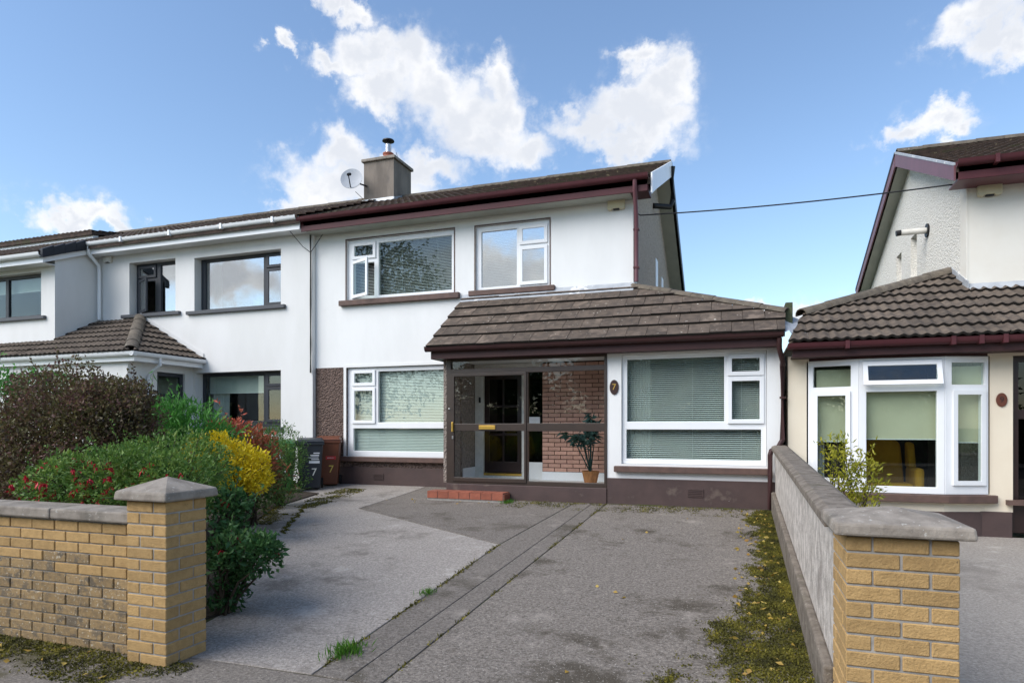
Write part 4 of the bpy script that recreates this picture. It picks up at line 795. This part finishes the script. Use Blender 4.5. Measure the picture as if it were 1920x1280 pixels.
b=MB(); q=[(.86,10.58,zb(10.58)),(3.12,12.05,zb(12.05)),(3.12,14,3.3),(.7,14,2.8)]; b.add(q+[(x,y,z-.04) for x,y,z in q],[(3,2,1,0),(4,5,6,7),(0,4,5,1),(1,5,6,2),(2,6,7,3),(3,7,4,0)]); b.build('rear_bay_roof','pantile',BRF)
MB().prism([(3.12,11.246,zb(11.24)+.03),(3.12,11.246,3.60),(3.12,11.236,3.60),(3.12,11.12,zb(11.12)+.075)],(4.8,0,0)).build('flashing','lead',BRF)
MB().prism([(3.125,11.15,zb(11.15)+.05),(3.125,11.95,zb(11.95)+.04),(3.125,11.95,zb(11.95)+.16),(3.125,11.15,zb(11.15)+.2)],(-.014,0,0)).build('flashing','lead',BRF)
MB().box(.66,8,9.70,9.725,2.45,2.60).build('bay_fascia','darkbrown',RN,bevel=.004); MB().box(.66,8,9.725,YE,2.455,2.475).build('bay_soffit','darkbrown',RN)
gutter(MB(),.60,8,9.70,2.635,.055).build('bay_gutter','maroon',RN,smooth=40)
for x in (1.3,2.5,2.8,3.05): MB().box(x,x+.05,9.572,9.712,2.54,2.645).build('gutter_bracket','maroon',RN)
# mossy box gutter end and lead between the two roofs
MB().box(.60,.70,10.2,10.5,2.95,3.30).build('party_upstand','mossbox',RN,bevel=.008)
b=MB(); xs=[.56,.62,.70,.80,.90]; ys=[9.72,9.95,10.2,10.45]; vs=[(x,y,zb(y)+.05+.03*math.sin(i*2.1+j*1.3)+(.08 if i<2 else 0)) for j,y in enumerate(ys) for i,x in enumerate(xs)]; b.add(vs,[(j*5+i,j*5+i+1,j*5+i+6,j*5+i+5) for j in range(3) for i in range(4)]); b.build('valley_lead','lead',RN,smooth=60)
# overhead cable between the houses
a0,a1=Vector((-1.72,11.4,5.16)),Vector((3.12,11.3,5.09)); pth=[a0+Vector((.0,-.06,.04)),a0+Vector((.08,-.1,-.02))]
for i in range(1,24):
    f_=i/24; p=a0.lerp(a1,f_); p.z-=.10*4*f_*(1-f_)*.55; p.y-=.05; pth.append(p)
pth+=[a1+Vector((-.05,-.05,-.03)),a1]
tag(MB().tube(pth,.011,6).build('overhead_cable','cable'),'black cable strung between the grey gable and the cream gable','cable')

# ================================================================ WALLS AND PILLARS
BL,BHh,BWd,J=.215,.064,.1025,.0095
def pillar(x0,y0,w2,courses,label,z0=0.,tall=0):
    """brick pillar; w2 True: two bricks wide, False: brick and a half (pinwheel)"""
    S=2*BL+J if w2 else BL+BWd+J
    t=thing('gate_pillar',(x0+S/2,y0+S/2,z0),label,'pillar'); pitch=BHh+J+.0005
    core=MB().box(x0+.006,x0+S-.006,y0+.006,y0+S-.006,z0-.1,z0+courses*pitch).build('mortar_core','mortar',t)
    fm=MB().box(0,BL,0,BWd,0,BHh).mesh('brick','brick'); 
    for k in range(courses):
        z=z0+k*pitch
        if w2:
            L=[(0,0,0),(BL+J,0,0),(0,S-BWd,0),(BL+J,S-BWd,0),(0,S/2-BL/2,1),(S-BWd,S/2-BL/2,1)]
            if k%2: L=[(y,x,1-r) for x,y,r in L]
        else:
            L=[(0,0,0),(S-BWd,0,1),(BWd+J,S-BWd,0),(0,BWd+J,1)] if k%2 else [(BWd+J,0,0),(S-BWd,BWd+J,1),(0,S-BWd,0),(0,0,1)]
        for x,y,r in L:
            M=Matrix.Translation((x0+x+random.uniform(-.0015,.0015),y0+y+random.uniform(-.0025,.0015),z))
            if r: M=M@Matrix.Translation((BWd,0,0))@Matrix.Rotation(R(90),4,'Z')
            o=place('brick',fm,M,t); bv=o.modifiers.new('bevel','BEVEL'); bv.width=.004; bv.segments=1
    zt=z0+courses*pitch; ov=.055; c=x0+S/2,y0+S/2; h=S/2+ov
    b=MB(); b.add([(c[0]-h,c[1]-h,zt),(c[0]+h,c[1]-h,zt),(c[0]+h,c[1]+h,zt),(c[0]-h,c[1]+h,zt),(c[0]-h+.006,c[1]-h+.006,zt+.055),(c[0]+h-.006,c[1]-h+.006,zt+.055),(c[0]+h-.006,c[1]+h-.006,zt+.055),(c[0]-h+.006,c[1]+h-.006,zt+.055),(c[0],c[1],zt+.055+.065+tall)],
      [(3,2,1,0),(0,1,5,4),(1,2,6,5),(2,3,7,6),(3,0,4,7),(4,5,8),(5,6,8),(6,7,8),(7,4,8)]); o=b.build('cap','coping',t,bevel=.012); return t
pillar(-3.712,3.11,False,14,'yellow brick gate pillar with pointed concrete cap at the end of the brick wall',tall=.02)
pillar(.447,3.28,True,14,'yellow brick gate pillar with broad concrete cap at the end of the rendered wall',z0=-.02,tall=-.01)
# low brick wall on the left
WL=thing('garden_wall',(-5.2,3.3,0),'low yellow brick garden wall with weathered lower courses and concrete coping','wall')
MB().box(-7.6,-3.715,3.215,3.40,-.1,.868).build('mortar_core','mortar',WL)
f1=MB().box(0,BL,0,BWd,0,BHh).mesh('brick','brick'); f2=MB().box(0,BL,0,BWd,0,BHh).mesh('brick','brickworn')
for k in range(12):
    z=.0+k*.0725-.01; x=-3.722-BL-(BL/2 if k%2 else 0)
    if k%2: place('brick',MB().box(0,BL/2-J,0,BWd,0,BHh).mesh('brick','brick' if k>8 else 'brickworn'),Matrix.Translation((-3.722-BL/2+J,3.205,z)),WL)
    while x>-7.6:
        wear=k<9+2.2*noise.noise(Vector((x*.9,k*.1,3))) and not (k>6 and x>-4.15-.1*k*random.random()); o=place('brick',f2 if wear else f1,Matrix.Translation((x,3.205+random.uniform(-.003,.002),z)),WL)
        bv=o.modifiers.new('bevel','BEVEL'); bv.width=.004; bv.segments=1; x-=BL+J
x=-3.72
for i in range(5):
    MB().box(x-.77,x-.004,3.165,3.45,.868,.94).build('coping_stone','coping',WL,bevel=.012); x-=.775
# rendered wall on the right, sloping coping
WR=thing('boundary_wall',(.53,6.9,.1),'rendered boundary wall with stone coping and footing beside the mossy drive','wall')
y0,y1,za,zb_=3.73,10.0,.98,1.165
MB().prism([(.455,y0,-.1),(.455,y1,-.1),(.455,y1,zb_),(.455,y0,za)],(.13,0,0)).build('wall_body','render',WR)
MB().prism([(.40,y0,-.1),(.40,y1,-.1),(.40,y1,.58),(.40,y0,.26)],(.056,0,0)).build('footing','copingdark',WR,bevel=.015)
k=6
for i in range(k):
    ya,yb=y0+(y1-y0)*i/k+.003,y0+(y1-y0)*(i+1)/k-.003; zA,zB=za+(zb_-za)*i/k,za+(zb_-za)*(i+1)/k
    MB().prism([(.405,ya,zA),(.405,yb,zB),(.405,yb,zB+.055),(.45,yb,zB+.075),(.58,yb,zB+.075),(.63,yb,zB+.055),(.63,yb,zB)][:1]+[(.405,ya,zA+.055),(.45,ya,zA+.075),(.585,ya,zA+.075),(.63,ya,zA+.055),(.63,ya,zA)],(0,yb-ya,zB-zA)).build('coping_stone','copingdark',WR,bevel=.008)

# ================================================================ PLANTS
shrub('purple_shrub',(-6.75,5.0,.1),'large dark purple-leaved shrub behind the brick wall','shrub',[(-6.75,5.0,1.25,.95,.75,.95),(-6.25,4.9,1.25,.62,.55,.78),(-7.2,5.1,1.2,.6,.6,.75),(-6.6,4.7,.75,.9,.6,.6),(-6.2,5.1,1.65,.42,.4,.38)],56000,(.036,.026),'lf_purple',stemn=30,shell=.55,gap=-.34,freq=4,rnd=1)
shrub('green_bush',(-7.9,4.9,.1),'bright green bush rising beside the purple shrub, away from the drive','shrub',[(-7.85,4.9,1.55,.45,.45,.62),(-7.6,5.3,1.75,.4,.4,.42),(-8.1,4.8,1.1,.5,.45,.6)],7000,(.06,.025),'lf_green',stemn=12)
tF,PF_,_=shrub('fuchsia',(-4.6,4.0,.05),'fuchsia bush with hanging red flowers overhanging the brick wall coping','shrub',[(-4.6,3.88,1.0,.5,.42,.40),(-5.1,3.88,.98,.45,.42,.34),(-4.2,3.95,1.0,.30,.40,.34),(-4.8,4.5,1.12,.55,.4,.36),(-5.5,4.0,.95,.35,.3,.3)],17000,(.042,.02),'lf_fuchsia',stemn=26,shell=.45,gap=-.1,freq=4)
def hangers(t,P,n,cond):
    idx=[i for i in range(len(P)) if cond(P[i])]; idx=rng.choice(idx,min(n,len(idx)),replace=False); c=P[idx]; Q=np.repeat(c,6,0)+rng.normal(size=(len(c)*6,3))*.006; D=rng.normal(size=Q.shape)*.45+np.array([0,0,-1.]); leaves(Q,D,.045,.018,'blossom','fl_red',t)
hangers(tF,PF_,170,lambda p:p[1]<3.8 and p[2]<1.25)
shrub('lance_leaved_shrub',(-6.9,6.4,.14),'bright green shrub of narrow pointed leaves below the dark-framed window','shrub',[(-6.9,6.4,1.25,.62,.5,.62),(-6.5,6.5,1.15,.5,.45,.6),(-7.3,6.5,1.3,.5,.45,.55),(-6.55,6.3,1.05,.4,.4,.5)],11000,(.10,.022),'lf_green',stemn=20,shell=.4,up=.7,rnd=.8,freq=3)
shrub('golden_shrub',(-5.75,6.3,.14),'golden yellow shrub beside the gate pillar','shrub',[(-5.85,6.1,1.14,.40,.36,.29),(-5.5,6.15,1.03,.31,.3,.29),(-6.1,6.15,1.05,.32,.3,.28),(-5.7,6.1,.92,.40,.3,.2),(-5.35,6.2,.88,.2,.2,.16)],8500,(.045,.022),'lf_yellow',stemn=22,shell=.3,gap=-.04,freq=5)
shrub('red_tipped_shrub',(-6.25,7.15,.17),'red-tipped shrub standing behind the golden yellow one','shrub',[(-6.55,7.1,1.2,.50,.42,.40),(-6.2,7.1,1.08,.38,.36,.42),(-6.05,6.95,.75,.35,.32,.4)],4300,(.075,.028),'lf_red',stemn=16,shell=.3,up=.8,freq=4,tips_only=True)
shrub('feathery_bush',(-6.95,8.6,.24),'mid-green feathery bush next to the bins','shrub',[(-6.95,8.6,1.06,.42,.4,.50),(-7.35,8.6,1.12,.4,.4,.42),(-6.82,8.45,.72,.38,.38,.46),(-7.4,8.2,.8,.5,.4,.5),(-6.72,7.85,.75,.34,.4,.45)],11000,(.045,.016),'lf_mid',stemn=22,shell=.35,gap=-.05,freq=4,up=.6)
tD,PD_,_=shrub('low_dark_shrub',(-3.85,4.1,.03),'low dark green shrub at the foot of the gate pillar, spilling over the drive','shrub',[(-3.70,4.1,.52,.24,.25,.20),(-3.52,4.1,.51,.19,.2,.16),(-3.84,4.12,.28,.15,.22,.24),(-3.9,4.2,.80,.12,.2,.22)],3000,(.055,.03),'lf_dark',stemn=30,shell=.25,gap=.0,freq=6)
hangers(tD,PD_,12,lambda p:p[2]>.5)
shrub('lime_shrub',(1.0,7.6,.05),'lime yellow shrub growing behind the rendered boundary wall','shrub',[(.93,7.5,1.30,.20,.2,.16),(1.02,7.5,1.1,.25,.25,.2),(1.2,7.5,.95,.24,.24,.22),(.95,7.5,.85,.25,.25,.25),(1.25,7.5,1.12,.12,.12,.12),(1.1,7.4,.6,.3,.3,.3)],1700,(.055,.02),'lf_lime',stemn=34,shell=.2,gap=.1,freq=7,up=.6,r0=.008)
# moss, fallen leaves, weeds
def moss(name,label,region,n,dens,size=(.017,.011)):
    P=[]
    while len(P)<n:
        x=rng.uniform(region[0],region[1]); y=rng.uniform(region[2],region[3])
        d,z=dens(x,y)
        if noise.noise(Vector((x*3.5,y*1.9,4)))*.55+noise.noise(Vector((x*14,y*9,1)))*.3+d+rng.normal()*.13>.5: P.append((x,y,z+.003))
    P=np.array(P); D=rng.normal(size=P.shape); D[:,2]=np.abs(D[:,2])*.5+.1
    o=leaves(P,D,size[0],size[1],name,'lf_moss',None,rndv=np.clip(.45+.5*np.array([noise.noise(Vector((p[0]*7,p[1]*5,2))) for p in P])+rng.normal(size=n)*.15,0,1)); return tag(o,label,'moss',kind='stuff')
moss('moss_strip','olive moss growing along the foot of the rendered wall',(-.75,.40,3.35,9.95),60000,lambda x,y:(1.05-(.40-x)/(.24+.40*max(0,(6.4-y))/2.8)*.62,gz(y)))
moss('moss_edge','dry moss and dirt along the foot of the house plinth',(-3.6,.35,9.3,10.0),3500,lambda x,y:(.28+.35*(y-9.3)/.7,gz(y)),(.018,.012))
moss('wall_foot_moss','yellowish moss on the pavement at the foot of the brick wall',(-7,-3.2,2.72,3.2),14000,lambda x,y:(.35+.9*(y-2.72)/.48-(.5 if x>-3.5 else 0),0))
moss('bin_side_litter','dark leaf litter along the planted edge near the bins',(-7.9,-5.6,7.2,10.6),5000,lambda x,y:(.75-abs(x-(-6.15-.62*(y-7.2)*(1 if y<8.5 else .35)))*1.9,gz(y)),(.02,.014))
P=[];
for _ in range(150):
    y=random.uniform(3.4,9.9); P.append((random.uniform(-.05,.36) if random.random()<.93 else random.uniform(-1.6,.1),y,gz(y)+.012))
for _ in range(26): y=random.uniform(2.75,3.15); P.append((random.uniform(-6.5,-3.5),y,.014))
for _ in range(14): y=random.uniform(9.3,9.9); P.append((random.uniform(-6.5,-3.5),y,gz(y)+.012))
P=np.array(P); D=rng.normal(size=P.shape); D[:,2]=rng.uniform(-.05,.2,len(P)); tag(leaves(P,D,.05,.034,'fallen_leaves','lf_litter',None,fold=.15),'yellowed fallen leaves scattered on the moss and drive','leaves',kind='stuff')
def tuft(loc,n,h,label,spread=.06):
    P=np.array(loc)+np.stack([rng.normal(size=n)*spread,rng.normal(size=n)*spread*1.6,np.zeros(n)],1); D=rng.normal(size=(n,3))*.45; D[:,2]=1
    t=thing('grass_tuft',loc,label,'grass'); tag(leaves(P,D,h,.006,'blades','lf_grass',t),kind='stuff')
tuft((-2.45,3.68,.012),230,.07,'bright green grass tuft in the drive joint near the kerb',.05); tuft((-2.53,5.0,.075),90,.05,'small grass tuft further up the drive joint',.03); tuft((-3.5,9.72,.29),110,.06,'little weed tuft at the end of the red tiled step',.05)
P=[]
for _ in range(900):
    y=random.uniform(3.4,6.9); x=-2.455-.04*(y-3.4)+random.gauss(0,.012)
    if noise.noise(Vector((y*2.3,1,1)))>-.05: P.append((x,y,gz(y)-.004))
for _ in range(900):
    y=random.uniform(3.4,10); x=-1.985+random.gauss(0,.012)
    if noise.noise(Vector((y*1.9,5,1)))>0: P.append((x,y,gz(y)-.004))
for a_,b_ in (((-7.08,8.99),(-6.83,8.0)),((-6.83,8.0),(-6.1,7.9)),((-6.1,7.9),(-5.74,7.23)),((-5.74,7.23),(-5.45,6.78)),((-6.5,8.6),(-6.1,7.9))):
    for _ in range(260):
        f_=random.random(); y=a_[1]+(b_[1]-a_[1])*f_; P.append((a_[0]+(b_[0]-a_[0])*f_+.03*math.sin(f_*14)+random.gauss(0,.014),y,gz(y)))
P=np.array(P); D=rng.normal(size=P.shape); D[:,2]=np.abs(D[:,2])*.6+.1; tag(leaves(P,D,.03,.012,'joint_weeds','lf_moss',None),'moss and weeds growing in the joints and cracks of the drive','weeds',kind='stuff')
# trees across the road, seen mirrored in the glass
def tree(x,y,h,r,label):
    t=thing('tree',(x,y,-.1),label,'tree','trees across the road'); lob=[(x,y,h*.55,r,r,h*.44)]+[(x+random.uniform(-.6,.6)*r,y+random.uniform(-.6,.6)*r,h*random.uniform(.45,.85),r*.5,r*.5,h*.17) for _ in range(6)]
    P,D=crown_pts(lob,8000,.4,-.15,.8); leaves(P,D+rng.normal(size=D.shape),.32,.2,'crown','lf_tree',t)
    b=MB(); b.tube([(x,y,-.2),(x+.1,y,h*.3),(x,y,h*.65)],[.28,.2,.08],8); 
    for a in lob[1:]: b.tube([(x,y,h*.3),(a[0],a[1],a[2])],[.12,.03],6,False)
    b.build('trunk','bark',t,smooth=60)
tree(-23,-16,15,5.5,'tall broad tree across the road, mirrored in the upstairs glass'); tree(-6.5,-17,7.5,3.6,'round tree across the road facing the porch'); tree(1.5,-19,9,3.4,'slim tree across the road facing the extension'); tree(9,-17,7,3.2,'small tree across the road facing the cream house')
tree(-13.5,-18,6.5,3.4,'dense tree across the road facing the off-white house'); tree(5,-16.5,6,3,'low tree across the road facing the boundary wall'); tree(-2.5,-20,7,3.8,'broad tree set back across the road behind the hedge')
hd=thing('hedge',(-4,-13.2,0),'clipped hedge along the far footpath','hedge'); P=np.stack([rng.uniform(-16,12,9000),rng.uniform(-13.7,-12.7,9000),rng.uniform(0,2.4,9000)],1); leaves(P,rng.normal(size=P.shape),.16,.09,'foliage','lf_mid',hd); MB().box(-16,12,-13.5,-12.9,-.1,2.2).build('twigs','bark',hd)
sc.cycles.max_bounces=8; sc.cycles.transparent_max_bounces=16
